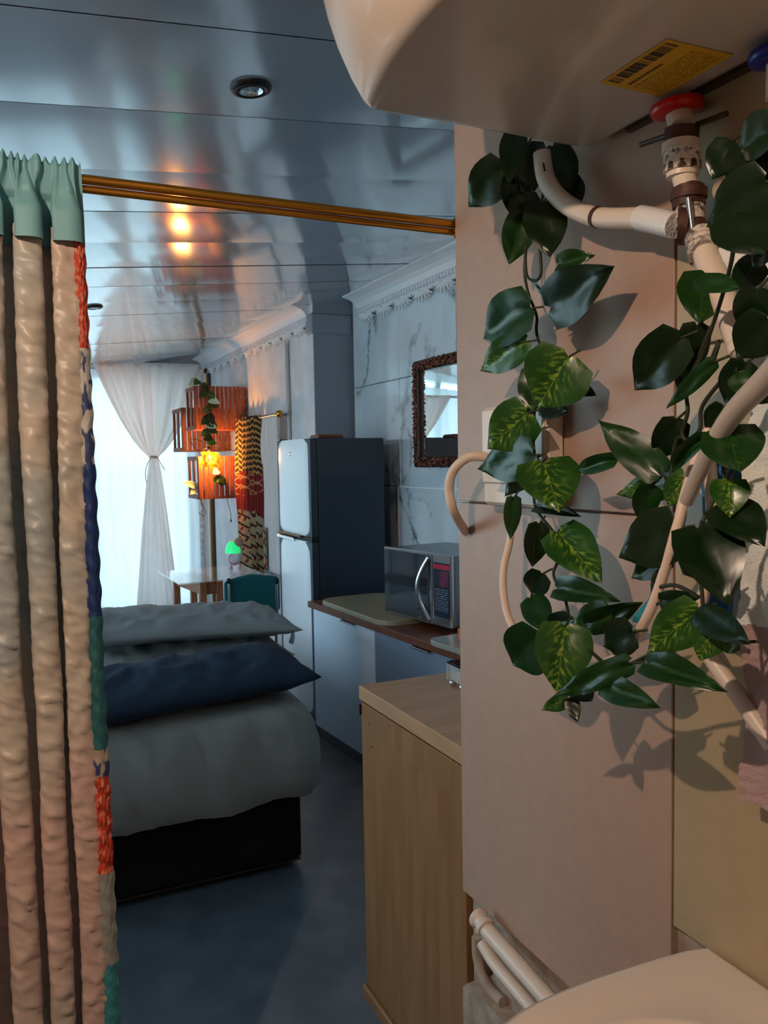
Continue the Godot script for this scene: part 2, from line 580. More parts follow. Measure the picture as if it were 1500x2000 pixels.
# ------------------------------------------------------------------ the room
func build_shell() -> void:
	struct("floor", span(Vector3(-1.9, -0.12, -8.9), Vector3(2.6, 0.0, 1.0)), M.floor)
	var lw := struct("wall_left", span(Vector3(-1.85, 0, -8.7), Vector3(-1.7, 0.70, -1.42)), M.plaster)
	part(lw, "lintel", span(Vector3(-1.85, 2.20, -8.7), Vector3(-1.7, 2.75, -1.42)), M.plaster)
	part(lw, "pier", span(Vector3(-1.85, 0.70, -8.7), Vector3(-1.7, 2.20, -6.30)), M.plaster)
	part(lw, "pier", span(Vector3(-1.85, 0.70, -2.30), Vector3(-1.7, 2.20, -1.42)), M.plaster)
	# back wall round the window opening
	var back := struct("wall_back", span(Vector3(1.86, 0, -8.78), Vector3(2.4, 2.9, -8.62)), M.plaster)
	part(back, "lintel", span(Vector3(-1.7, 2.52, -8.78), Vector3(1.86, 2.9, -8.62)), M.plaster)
	part(back, "pier", span(Vector3(-1.7, 0, -8.78), Vector3(-1.45, 2.52, -8.62)), M.plaster)
	part(back, "sill", span(Vector3(-1.45, 0, -8.78), Vector3(1.86, 0.06, -8.62)), M.plaster)
	# right side: far stretch, stepped post, tiled kitchen stretch
	struct("wall_right_far", span(Vector3(1.98, 0, -8.62), Vector3(2.4, 2.9, -5.52)), M.plaster)
	var wpost := struct("wall_right_post", span(Vector3(1.975, 0, -5.52), Vector3(2.4, 2.9, -5.31), 0.004), M.plaster)
	part(wpost, "facing", span(Vector3(1.977, 0, -5.312), Vector3(2.3, 2.9, -5.30)), M.grey_post)
	var kit := struct("wall_right", span(Vector3(2.27, 0, -5.30), Vector3(2.4, 2.9, -1.35)), M.grout)
	# marbled tiles: columns meet at -4.555, rows at 1.43 and 2.09
	var cols := [-5.295, -5.26, -4.557, -3.855, -3.15, -2.45, -1.75, -1.42]
	for c in range(1, cols.size() - 1):
		for r in [[0.02, 0.76], [0.765, 1.425], [2.093, 2.78]]:
			var d: float = 0.0 if r[0] > 1.0 else (0.012 if c > 1 else 0.0)
			part(kit, "tile", span(Vector3(2.252 - d, r[0], cols[c] + 0.002), Vector3(2.272, r[1], cols[c + 1] - 0.002), 0.002), M.marble)
		part(kit, "tile", span(Vector3(2.252, 1.432, cols[c] + 0.002), Vector3(2.272, 2.089, cols[c + 1] - 0.002), 0.002), M.marble)
	part(kit, "edge_strip", span(Vector3(2.232, 1.424, -4.565), Vector3(2.27, 1.434, -1.42)), M.white_trim)
	part(kit, "edge_strip", span(Vector3(2.232, 0.80, -4.566), Vector3(2.27, 1.434, -4.556)), M.white_trim)
	# partition with its washroom tiles
	var wp := struct("wall_partition", span(Vector3(0.912, 0, -1.515), Vector3(1.0, 2.7, 0.85)), M.raw_wall)
	var corner := -0.909
	for t in [[-1.535, corner, 0.637, 1.504], [-1.535, corner, 1.508, 2.375], [-1.535, corner, 2.379, 2.62]]:
		part(wp, "tile", span(Vector3(0.897, t[2], t[0]), Vector3(0.914, t[3], t[1] - 0.0015), 0.0012), M.tile)
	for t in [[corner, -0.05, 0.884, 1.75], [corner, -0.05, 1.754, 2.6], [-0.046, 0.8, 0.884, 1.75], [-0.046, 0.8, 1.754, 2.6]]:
		part(wp, "tile", span(Vector3(0.8985, t[2], t[0] + 0.0015), Vector3(0.914, t[3], t[1]), 0.0012), M.tile_olive_cast)
	struct("wall_front", span(Vector3(1.0, 0, -1.48), Vector3(2.4, 2.9, -1.36)), M.plaster)
	struct("wall_front_left", span(Vector3(-1.7, 0, -1.5), Vector3(-0.72, 2.6, -1.42)), M.plaster)
	struct("wall_washroom_left", span(Vector3(-0.82, 0, -1.42), Vector3(-0.72, 2.6, 0.9)), M.plaster)
	struct("wall_washroom_back", span(Vector3(-0.82, 0, 0.85), Vector3(1.0, 2.75, 0.95)), M.plaster)

func build_ceiling() -> void:
	var back := tool()
	var b := Basis(Vector3(0, 0, 1), atan(CEIL_S))
	add_box(back, Vector3(0.3, ceil_y(0.3) + 0.07, -3.95), Vector3(4.5, 0.08, 9.9), 0.0, b)
	var c := struct("ceiling", done(back), M.white_trim)
	# glossy boards, each a little cambered, laid across the room
	var z := -1.785 + 0.47 * 6
	var i := 0
	while z > -8.7:
		var z0 := z - 0.001
		var z1 := z - 0.468
		var sag := 0.0016 if z > -2.5 else (0.0036 if z > -3.7 else 0.0014)
		var tilt := 0.0035 * sin(i * 2.4)
		var mesh := grid(4, 14, func(u, v):
			var x: float = lerpf(-1.75, 2.32, u / 4.0)
			var s: float = v / 14.0
			return Vector3(x, ceil_y(x) + sag * (pow(2.0 * s - 1.0, 2.0)) + tilt * (s - 0.5), lerpf(z0, z1, s)))
		part(c, "board", mesh, M.ceiling)
		z -= 0.47
		i += 1
	# cornices
	cornice("trim_1", 1.978, -8.55, -5.36, 8)
	cornice("trim_2", 2.25, -5.12, -1.5, 9)
	struct("trim_3", span(Vector3(1.955, 2.46, -5.40), Vector3(2.26, 2.60, -5.285), 0.01), M.grey_post)
	# lamps let into the ceiling
	downlight("round black-rimmed ceiling downlight, unlit, above the curtain rail", Vector3(0.615, 0, -2.057), false)
	downlight("small far black-rimmed ceiling downlight beside the shower curtain edge", Vector3(0.552, 0, -5.19), false)
	downlight("lit warm downlight in the washroom ceiling outside the frame", Vector3(-0.65, 0, -0.30), true)

func cornice(called: String, x: float, za: float, zb: float, ornaments: int) -> void:
	var y := ceil_y(x) - 0.004
	var prof := [Vector2(-0.13, 0.0), Vector2(-0.13, -0.012), Vector2(-0.115, -0.016), Vector2(-0.10, -0.020), Vector2(-0.07, -0.032), Vector2(-0.045, -0.052), Vector2(-0.032, -0.075), Vector2(-0.03, -0.083), Vector2(-0.018, -0.086), Vector2(-0.016, -0.125), Vector2(0.004, -0.135)]
	var st := tool()
	st.set_smooth_group(-1)
	for i in prof.size() - 1:
		var a := Vector3(x + prof[i].x, y + prof[i].y, za)
		var d := Vector3(x + prof[i + 1].x, y + prof[i + 1].y, za)
		quad(st, a, Vector3(a.x, a.y, zb), Vector3(d.x, d.y, zb), d)
	for e in [za, zb]:
		for i in prof.size() - 1:
			triangle(st, Vector3(x, y, e), Vector3(x + prof[i].x, y + prof[i].y, e), Vector3(x + prof[i + 1].x, y + prof[i + 1].y, e))
	var c := struct(called, done(st), M.white_trim)
	# a row of small teeth
	st = tool()
	var z := za + 0.02
	while z < zb:
		add_box(st, Vector3(x - 0.022, y - 0.105, z), Vector3(0.024, 0.022, 0.018))
		z += 0.036
	part(c, "dentil_band", done(st), M.white_trim).set_meta("kind", "stuff")
	# drooping leaf ornaments along the lower edge
	var orn := tool()
	for k in 7:
		var a := lerpf(-1.1, 1.1, k / 6.0)
		var len := 0.052 - 0.016 * absf(a)
		var dirv := Vector3(0, -cos(a), sin(a))
		add_tube(orn, PackedVector3Array([Vector3(-0.012, 0, sin(a) * 0.05), Vector3(-0.02, -0.02, sin(a) * 0.08) + dirv * len * 0.4, Vector3(-0.012, -0.02, sin(a) * 0.09) + dirv * len]), func(t): return 0.013 * (1.0 - t * 0.75), 6)
	add_box(orn, Vector3(-0.012, -0.004, 0.0), Vector3(0.02, 0.016, 0.24), 0.004)
	var om := done(orn)
	var n := int((zb - za) / 0.26)
	for k in n:
		part(c, "leaf_ornament", om, M.white_trim, T(Vector3(x - 0.004, y - 0.13, za + 0.15 + 0.26 * k), Basis().rotated(Vector3.UP, 0.0)))

func downlight(label: String, at: Vector3, lit: bool) -> void:
	var y := ceil_y(at.x) - 0.002
	var t := thing("ceiling_downlight", label, "downlight", Vector3(at.x, y, at.z), 0.0, "ceiling downlights")
	var b := Basis(Vector3(0, 0, 1), atan(CEIL_S))
	lpart(t, "rim", lathe([Vector2(0.030, 0.002), Vector2(0.032, -0.006), Vector2(0.040, -0.010), Vector2(0.050, -0.007), Vector2(0.053, 0.002)], 32), M.black_metal, T(Vector3.ZERO, b))
	lpart(t, "reflector", lathe([Vector2(0.030, -0.005), Vector2(0.022, 0.012), Vector2(0.0, 0.016)], 24), M.chrome, T(Vector3(0, -0.004, 0), b))
	if not lit:
		lpart(t, "lens", lathe([Vector2(0.029, -0.006), Vector2(0.015, -0.0085), Vector2(0.0, -0.009)], 24), M.clear, T(Vector3.ZERO, b))
		for k in 3:
			var a := TAU * k / 3.0 + 0.6
			lpart(t, "led_chip", lathe([Vector2(0.0, -0.004), Vector2(0.0045, -0.002), Vector2(0.005, 0.004)], 10), M.chrome, T(Vector3(cos(a) * 0.013, 0.004, sin(a) * 0.013)))
		return
	var glow := mat(Color(1.0, 0.9, 0.75), 0.5)
	glow.emission_enabled = true
	glow.emission = Color(1.0, 0.82, 0.62)
	glow.emission_energy_multiplier = 6.0
	lpart(t, "lamp_lens", lathe([Vector2(0.029, -0.006), Vector2(0.015, -0.0085), Vector2(0.0, -0.009)], 24), glow, T(Vector3.ZERO, b))
	var l := SpotLight3D.new()
	l.name = "lamp"
	l.light_color = Color(1.0, 0.87, 0.76)
	l.light_energy = 1.7
	l.light_size = 0.014
	l.spot_angle = 78.0
	l.spot_angle_attenuation = 0.35
	l.spot_range = 12.0
	l.spot_attenuation = 2.0
	l.shadow_enabled = true
	t.add_child(l)
	l.position = Vector3(0, -0.03, 0)
	l.look_at_from_position(t.position + l.position, Vector3(0.85, 1.65, -0.85), Vector3.UP)

# ------------------------------------------------------------------ window wall
func build_window_side() -> void:
	var w := struct("window_1", span(Vector3(-1.45, 0.06, -8.72), Vector3(1.86, 0.12, -8.66), 0.004), M.frame_white)
	part(w, "frame_rail", span(Vector3(-1.45, 2.46, -8.72), Vector3(1.86, 2.52, -8.66), 0.004), M.frame_white)
	for x in [-1.45, -0.36, 0.74, 1.80]:
		part(w, "frame_post", span(Vector3(x, 0.12, -8.72), Vector3(x + 0.06, 2.46, -8.66), 0.004), M.frame_white)
	for x in [-1.39, -0.30, 0.80]:
		part(w, "pane", span(Vector3(x, 0.12, -8.692), Vector3(x + 1.03, 2.46, -8.688)), M.window_glass)
	# second window added in the left wall, unseen, to brighten room and kitchen fronts
	var w2 := struct("added_window_2", span(Vector3(-1.80, 0.70, -6.30), Vector3(-1.74, 0.75, -2.30), 0.004), M.frame_white)
	part(w2, "frame_rail", span(Vector3(-1.80, 2.15, -6.30), Vector3(-1.74, 2.20, -2.30), 0.004), M.frame_white)
	for z in [-6.30, -4.325, -2.35]:
		part(w2, "frame_post", span(Vector3(-1.80, 0.75, z), Vector3(-1.74, 2.15, z + 0.05), 0.004), M.frame_white)
	for z in [-6.25, -4.325]:
		part(w2, "pane", span(Vector3(-1.772, 0.75, z), Vector3(-1.768, 2.15, z + 1.925)), M.window_glass)
	# net curtain across the whole opening
	var n := fnl(71, 1.3, 2)
	var t := thing("net_curtain", "pale full-length net curtain across the bright far window", "net curtain", Vector3(0.2, 0.02, -8.56))
	part(t, "cloth", grid(220, 10, func(i, j):
		var x: float = lerpf(-1.48, 1.88, i / 220.0)
		var y: float = lerpf(0.02, minf(2.53, ceil_y(x) - 0.03), j / 10.0)
		return Vector3(x, y, -8.56 + 0.018 * sin(x * 46.0 + 1.5 * n.get_noise_2d(x, y)) + 0.01 * n.get_noise_2d(x * 3.0, y))), M.net)
	part(t, "curtain_track", span(Vector3(0.84, 2.53, -8.58), Vector3(1.95, 2.55, -8.545)), M.frame_white)
	# tied curtains in front of it
	tied_curtain(1.405, 0.545, "cream tied-back curtain gathered in a knot, right of the shower curtain", 1, 2.575)
	tied_curtain(0.22, 0.60, "cream tied-back curtain behind the shower curtain, middle of the window", 2, 2.33)
	tied_curtain(-0.98, 0.55, "cream tied-back curtain at the window's far left, seen in the mirror", 3, 2.33)
	var r := thing("curtain_rod", "white curtain rod with gathered heading over the far window", "curtain rod", Vector3(0.2, 2.56, -8.45))
	part(r, "rod", rod(Vector3(0.84, 2.555, -8.45), Vector3(1.93, 2.555, -8.45), 0.012), M.frame_white)
	part(r, "pelmet", span(Vector3(0.84, 2.555, -8.615), Vector3(1.97, 2.61, -8.52), 0.004), M.white_trim)
	for x in [0.87, 1.9]:
		part(r, "bracket", rod(Vector3(x, 2.555, -8.45), Vector3(x, 2.555, -8.62), 0.008), M.frame_white)
	var r3 := thing("curtain_rod", "lower white curtain rod at the window's left, behind the shower curtain", "curtain rod", Vector3(-0.4, 2.31, -8.45))
	part(r3, "rod", rod(Vector3(-1.62, 2.315, -8.45), Vector3(0.84, 2.315, -8.45), 0.012), M.frame_white)
	for x in [-1.56, 0.80]:
		part(r3, "bracket", rod(Vector3(x, 2.315, -8.45), Vector3(x, 2.315, -8.66), 0.008), M.frame_white)
	# right edge: pole and lace strip
	var p := thing("gold_pole", "slim gold vertical pole with dark back at the window's right edge", "pole", Vector3(1.945, 0, -8.35))
	part(p, "shaft", rod(Vector3(1.945, 0.0, -8.35), Vector3(1.945, 2.50, -8.35), 0.014), M.gold_pole)
	part(p, "backing", span(Vector3(1.952, 0.0, -8.40), Vector3(1.978, 2.50, -8.30)), M.dark_wood)
	part(p, "cap", lathe([Vector2(0.0, 0.05), Vector2(0.02, 0.04), Vector2(0.026, 0.02), Vector2(0.022, 0.0), Vector2(0.0, 0.0)]), M.dark_wood, T(Vector3(1.945, 2.50, -8.35)))
	var lace := thing("lace_strip", "narrow pale lace curtain strip beside the gold pole", "curtain", Vector3(1.89, 0.5, -8.44))
	part(lace, "band", grid(14, 40, func(i, j):
		var x: float = 1.868 + 0.045 * i / 14.0
		var y: float = lerpf(0.35, 1.75, j / 40.0)
		return Vector3(x - 0.006 * absf(sin(j * 0.8)) * (1.0 - i / 14.0), y, -8.44 + 0.012 * sin(i * 1.1 + j * 0.2))), M.white_cloth)
	for k in 12:
		part(lace, "scallop", lathe([Vector2(0.0, 0.003), Vector2(0.018, 0.002), Vector2(0.022, 0.0), Vector2(0.018, -0.002), Vector2(0.0, -0.003)], 12), M.white_cloth, T(Vector3(1.872, 0.42 + 0.075 * k, -8.425), Basis(Vector3.RIGHT, PI / 2)))

func tied_curtain(cx: float, hw: float, label: String, sd: int, high: float) -> void:
	var n := fnl(80 + sd, 1.0, 3)
	var t := thing("tied_curtain", label, "curtain", Vector3(cx, 0.0, -8.42), 0.0, "tied curtains at the far window")
	var knot := 1.66
	var shape := func(y: float) -> float:
		if y >= knot:
			var k: float = (high - y) / (high - knot)
			return 0.028 + (hw - 0.028) * pow(clampf(1.0 - k, 0.0, 1.0), 0.68)
		var q: float = clampf((knot - y) / knot, 0.0, 1.0)
		return 0.028 + 0.165 * pow(q, 0.62)
	part(t, "cloth", grid(110, 74, func(i, j):
		var u: float = i / 110.0
		var y: float = high - (high - 0.015) * j / 74.0
		var w: float = shape.call(y)
		var sag: float = 0.0
		if y > knot:
			sag = 0.05 * sin(PI * clampf((high - y) / (high - knot), 0.0, 1.0)) * (1.0 - absf(2.0 * u - 1.0))
		var fold: float = (sin(u * 30.0 + 5.0 * n.get_noise_2d(u * 3.0, y * 0.3)) + 0.35 * sin(u * 71.0 + 3.0 * n.get_noise_2d(u * 5.0, 4.0))) * clampf(w * 0.13, 0.008, 0.035) + 0.03 * n.get_noise_2d(u * 3.0, y)
		var split := 0.0
		if y < 1.1:
			split = 0.022 * (1.1 - y) * signf(u - 0.56)
		return Vector3(cx + (2.0 * u - 1.0) * w + split + 0.03 * (knot - y) * (1.0 if y < knot else 0.0) * -0.35, y - sag, -8.40 + fold + 0.02 * (1.0 if y < knot else 0.0))), M.drape)
	part(t, "tie", lathe([Vector2(0.026, -0.012), Vector2(0.036, -0.006), Vector2(0.038, 0.0), Vector2(0.036, 0.006), Vector2(0.026, 0.012)], 20), M.pvc_dull, T(Vector3(cx, knot, -8.395)))
	part(t, "tie_tail", tube(smooth_path(PackedVector3Array([Vector3(cx - 0.03, knot, -8.37), Vector3(cx - 0.08, knot - 0.10, -8.37), Vector3(cx - 0.09, knot - 0.2, -8.38), Vector3(cx - 0.075, knot - 0.26, -8.38)])), 0.004, 6), M.pvc_dull)
	part(t, "tie_tail", tube(smooth_path(PackedVector3Array([Vector3(cx + 0.03, knot, -8.37), Vector3(cx + 0.06, knot - 0.06, -8.37), Vector3(cx + 0.10, knot - 0.13, -8.38)])), 0.004, 6), M.pvc_dull)

# ------------------------------------------------------------------ crates, curtains and conduit on the far right wall
func crate(label: String, o: Vector3, s: Vector3, slats: int) -> void:
	# o: corner with the smallest x, y and the face nearest the camera
	var t := thing("wooden_crate", label, "crate", o + Vector3(s.x * 0.5, 0, -s.z * 0.5), 0.0, "slatted wooden crates on the far wall")
	var e := o + Vector3(s.x, s.y, -s.z)
	var pitch := s.x / slats
	var slat := box(Vector3.ZERO, Vector3(pitch * 0.84, s.y, 0.012), 0.002)
	for k in slats:
		part(t, "slat", slat, M.crate, T(Vector3(o.x + pitch * (k + 0.5), o.y + s.y * 0.5, o.z + 0.004 * (k % 2))))
	# open left end: posts, rails and one middle batten
	for z in [o.z - 0.02, o.z - s.z + 0.02]:
		part(t, "post", span(Vector3(o.x, o.y, z - 0.018), Vector3(o.x + 0.02, e.y, z + 0.010), 0.002), M.crate)
		part(t, "post", span(Vector3(e.x - 0.02, o.y, z - 0.018), Vector3(e.x, e.y, z + 0.010), 0.002), M.crate)
	part(t, "batten", span(Vector3(o.x + 0.002, o.y, o.z - s.z * 0.6), Vector3(o.x + 0.014, e.y, o.z - s.z * 0.42), 0.002), M.crate)
	for y in [o.y + 0.018, e.y - 0.018]:
		part(t, "rail", span(Vector3(o.x - 0.004, y - 0.018, o.z - s.z), Vector3(o.x + 0.01, y + 0.018, o.z - 0.008), 0.002), M.crate)
	# floor and roof slats, right side slats
	for k in 4:
		var zz := o.z - 0.03 - (s.z - 0.06) * (k + 0.5) / 4.0
		part(t, "floor_slat", span(Vector3(o.x + 0.014, o.y, zz - 0.035), Vector3(e.x, o.y + 0.012, zz + 0.035), 0.002), M.crate)
	for k in 5:
		var yy := o.y + s.y * (k + 0.5) / 5.0
		part(t, "side_slat", span(Vector3(e.x - 0.002, yy - 0.03, o.z - s.z), Vector3(e.x + 0.012, yy + 0.03, o.z), 0.002), M.crate)

func build_far_wall_things() -> void:
	crate("top slatted wooden crate on the far wall, above the warm bulb", Vector3(1.515, 1.872, -6.95), Vector3(0.43, 0.37, 0.34), 12)
	crate("slatted wooden crate further back, lower left of the top one", Vector3(1.53, 1.70, -7.58), Vector3(0.438, 0.40, 0.42), 10)
	crate("bottom slatted wooden crate lit orange by the bulb", Vector3(1.525, 1.285, -6.95), Vector3(0.40, 0.365, 0.40), 9)
	# warm bulb between the crates
	var b := thing("string_light", "warm glowing bulb hung between the wooden crates", "light", Vector3(1.60, 1.68, -6.85))
	var glow := mat(Color(1.0, 0.8, 0.4), 0.5)
	glow.emission_enabled = true
	glow.emission = Color(1.0, 0.80, 0.48)
	glow.emission_energy_multiplier = 3.0
	lpart(b, "bulb", lathe([Vector2(0.0, -0.03), Vector2(0.016, -0.026), Vector2(0.024, -0.012), Vector2(0.024, 0.004), Vector2(0.014, 0.022), Vector2(0.010, 0.034), Vector2(0.0, 0.034)]), glow, T(Vector3(0, -0.02, 0)))
	lpart(b, "holder", lathe([Vector2(0.0, 0.05), Vector2(0.011, 0.05), Vector2(0.012, 0.012), Vector2(0.0, 0.012)]), M.black_metal)
	part(b, "wire", tube(smooth_path(PackedVector3Array([Vector3(1.60, 1.73, -6.85), Vector3(1.52, 1.70, -6.9), Vector3(1.49, 1.80, -7.05), Vector3(1.62, 1.76, -6.92), Vector3(1.80, 1.70, -6.90), Vector3(1.96, 1.68, -6.95)])), 0.003, 6), M.black_metal)
	var l := OmniLight3D.new()
	l.name = "bulb_light"
	l.light_color = Color(1.0, 0.66, 0.32)
	l.light_energy = 0.8
	l.light_size = 0.05
	l.omni_range = 10.0
	l.omni_attenuation = 2.0
	l.shadow_enabled = true
	b.add_child(l)
	l.position = Vector3(0, -0.02, 0)
	# vines trailing over the crates
	var lm := leaf_mesh(0.25, 0.1)
	var vine := thing("trailing_vine", "small green artificial vine trailing over the upper wooden crates", "vine", Vector3(1.6, 1.7, -6.9))
	var path := smooth_path(PackedVector3Array([Vector3(1.55, 2.30, -6.98), Vector3(1.60, 2.22, -6.92), Vector3(1.64, 2.10, -6.92), Vector3(1.62, 1.98, -6.91), Vector3(1.60, 1.88, -6.91), Vector3(1.66, 1.78, -6.90)]))
	part(vine, "stem", tube(path, 0.004, 6), M.stem)
	var rng := RandomNumberGenerator.new()
	rng.seed = 5
	for k in 17:
		var p: Vector3 = path[int(k * (path.size() - 1) / 16.0)]
		var a := rng.randf_range(0, TAU)
		var d := Vector3(cos(a), -0.55 + 0.4 * sin(a), 0.35).normalized()
		place_leaf(vine, lm, p, p + d * rng.randf_range(0.07, 0.11), 0.065, M.leaf[k % 3] if k % 6 else M.leaf_pale, Vector3(0, 0.3, 1))
	var low := thing("trailing_vine", "short vine sprig hanging over the bottom wooden crate's slats", "vine", Vector3(1.7, 1.4, -6.9))
	part(low, "stem", tube(smooth_path(PackedVector3Array([Vector3(1.64, 1.66, -6.9), Vector3(1.69, 1.56, -6.92), Vector3(1.70, 1.46, -6.91)])), 0.004, 6), M.stem)
	for q in [[1.70, 1.47, 1.64, 1.42, 1], [1.70, 1.47, 1.75, 1.40, 0], [1.69, 1.53, 1.64, 1.50, 3], [1.70, 1.46, 1.72, 1.39, 0]]:
		place_leaf(low, lm, Vector3(q[0], q[1], -6.92), Vector3(q[2], q[3], -6.89), 0.06, M.leaf_pale if q[4] == 3 else M.leaf[q[4]], Vector3(0, 0.3, 1))
	var sprig := thing("leaf_sprig", "pale green leaf sprig sticking out left of the bottom crate", "leaves", Vector3(1.5, 1.42, -7.0))
	for q in [[1.53, 1.39, 1.40, 1.44], [1.54, 1.36, 1.60, 1.30], [1.53, 1.38, 1.46, 1.33]]:
		place_leaf(sprig, lm, Vector3(q[0], q[1], -7.02), Vector3(q[2], q[3], -6.98), 0.06, M.leaf[1] if q[0] > 1.535 else M.leaf_pale, Vector3(0, 0.3, 1))
	var yel := thing("yellow_flowers", "cluster of yellow artificial petals glowing around the bulb", "flowers", Vector3(1.61, 1.6, -6.86))
	for k in 14:
		var a := TAU * k / 14.0
		var d := Vector3(cos(a) * 0.9, 0.65 * sin(a) - 0.2, 0.45 + 0.3 * sin(k * 2.1)).normalized()
		var c := Vector3(1.605, 1.625, -6.83) + Vector3(cos(a) * 0.035, sin(a) * 0.03, 0.01)
		place_leaf(yel, lm, c, c + d * (0.06 + 0.02 * sin(k * 1.7)), 0.05, M.leaf_yellow, Vector3(0.2 * sin(k * 1.0), 0.2, 1))
	var hook := thing("wire_hook", "bent metal hook hanging under the bottom wooden crate", "hook", Vector3(1.5, 1.2, -7.0))
	part(hook, "wire", tube(smooth_path(PackedVector3Array([Vector3(1.545, 1.283, -6.99), Vector3(1.56, 1.24, -6.99), Vector3(1.585, 1.185, -6.99), Vector3(1.575, 1.145, -6.99), Vector3(1.55, 1.15, -6.99), Vector3(1.53, 1.17, -6.99)])), 0.004, 6), M.steel)
	var cord := thing("pull_cord", "thin dark pull cord dangling below the bottom crate on white wall", "cord", Vector3(1.77, 1.2, -6.97))
	part(cord, "strand", tube(smooth_path(PackedVector3Array([Vector3(1.77, 1.29, -6.97), Vector3(1.785, 1.22, -6.97), Vector3(1.80, 1.15, -6.97), Vector3(1.80, 1.10, -6.97)])), 0.0025, 6), M.black_metal)
	part(cord, "end_weight", lathe([Vector2(0, 0.015), Vector2(0.006, 0.01), Vector2(0.006, -0.01), Vector2(0, -0.015)], 10), M.black_metal, T(Vector3(1.80, 1.09, -6.97)))
	# short rod along the wall with a patterned curtain and a white one
	var r := thing("curtain_rod", "short wall rod with gold ball end above the fridge", "curtain rod", Vector3(1.88, 1.94, -6.4))
	part(r, "rod", rod(Vector3(1.88, 1.945, -7.05), Vector3(1.88, 1.945, -5.82), 0.010), M.steel)
	part(r, "finial", lathe([Vector2(0, 0.03), Vector2(0.014, 0.027), Vector2(0.026, 0.012), Vector2(0.027, -0.006), Vector2(0.015, -0.024), Vector2(0.0, -0.026)]), M.brass, T(Vector3(1.88, 1.945, -5.80), Basis(Vector3.RIGHT, PI / 2)))
	for z in [-7.0, -5.88]:
		part(r, "bracket", rod(Vector3(1.88, 1.945, z), Vector3(1.99, 1.945, z), 0.007), M.steel)
	var n := fnl(90, 2.0, 2)
	var pat := thing("patterned_curtain", "red and brown patterned curtain panel hanging left of the fridge", "curtain", Vector3(1.88, 0.7, -6.6))
	var pm := mat(Color.WHITE, 0.9)
	pm.albedo_texture = pattern_texture()
	pm.backlight_enabled = true
	pm.backlight = Color(0.3, 0.3, 0.3)
	for q in [[-6.99, -6.58, 0.70, 1.965], [-6.56, -6.30, 0.70, 1.965]]:
		part(pat, "panel", grid(48, 40, func(i, j):
			var u: float = i / 48.0
			var v: float = j / 40.0
			var z: float = lerpf(q[0], q[1], u) + 0.05 * (1.0 - v) * (u - 0.5)
			var y: float = lerpf(q[2], q[3], v)
			return Vector3(1.87 + 0.022 * sin(u * 26.0 + 0.8 * sin(v * 3.0)) + 0.012 * n.get_noise_2d(z * 3.0, y), y, z), false, null, func(i, j): return Vector2((q[0] + 7.0) * 1.4 + i / 48.0 * 0.7, 1.0 - j / 40.0)), pm)
	part(pat, "flap", grid(12, 20, func(i, j):
		return Vector3(1.872 + 0.006 * sin(i * 0.9), lerpf(0.72, 1.08, j / 20.0), lerpf(-6.30, -6.16, i / 12.0)), false, null, func(i, j): return Vector2(0.3 + i / 40.0, 1.0 - j / 80.0)), pm)
	var wc := thing("white_curtain", "white curtain panel between the patterned curtain and the fridge", "curtain", Vector3(1.89, 0.75, -6.1))
	part(wc, "panel", grid(60, 24, func(i, j):
		var u: float = i / 60.0
		var y: float = lerpf(0.74, 1.96, j / 24.0)
		return Vector3(1.895 + 0.02 * sin(u * 30.0 + n.get_noise_2d(u * 2.0, y) * 2.0), y, lerpf(-6.28, -5.86, u))), M.white_cloth)
	# conduit
	var cd := thing("wall_conduit", "grey double conduit running down the white wall above the fridge", "conduit", Vector3(1.965, 0.0, -5.87))
	part(cd, "tube", rod(Vector3(1.968, 0.0, -5.83), Vector3(1.968, 2.50, -5.86), 0.010), M.steel)
	part(cd, "tube", rod(Vector3(1.968, 0.0, -5.79), Vector3(1.968, 2.50, -5.83), 0.008), M.pvc_dull)

func pattern_texture() -> ImageTexture:
	var n := fnl(91, 0.03, 3)
	return tex(128, 384, func(x, y):
		var v: float = y / 384.0 + 0.05 * n.get_noise_2d(x, y)
		var d1: float = fposmod((x + y * 0.8) / 20.0, 1.0)
		var d2: float = fposmod((x - y * 0.8) / 20.0, 1.0)
		var zig: float = fposmod((y + absf(fposmod(x, 32.0) - 16.0) * 1.3) / 14.0, 1.0)
		if v < 0.36:
			return Color(0.74, 0.56, 0.30) if zig < 0.38 else Color(0.17, 0.115, 0.08)
		if v < 0.62:
			var lat: bool = (d1 < 0.16 or d2 < 0.16) and v < 0.50
			return Color(0.62, 0.50, 0.34) if lat else Color(0.40, 0.012, 0.022)
		if d2 < 0.20:
			return Color(0.06, 0.045, 0.04)
		if fposmod((x + y * 0.8) / 44.0, 1.0) < 0.13:
			return Color(0.45, 0.02, 0.03)
		return Color(0.56, 0.50, 0.38))

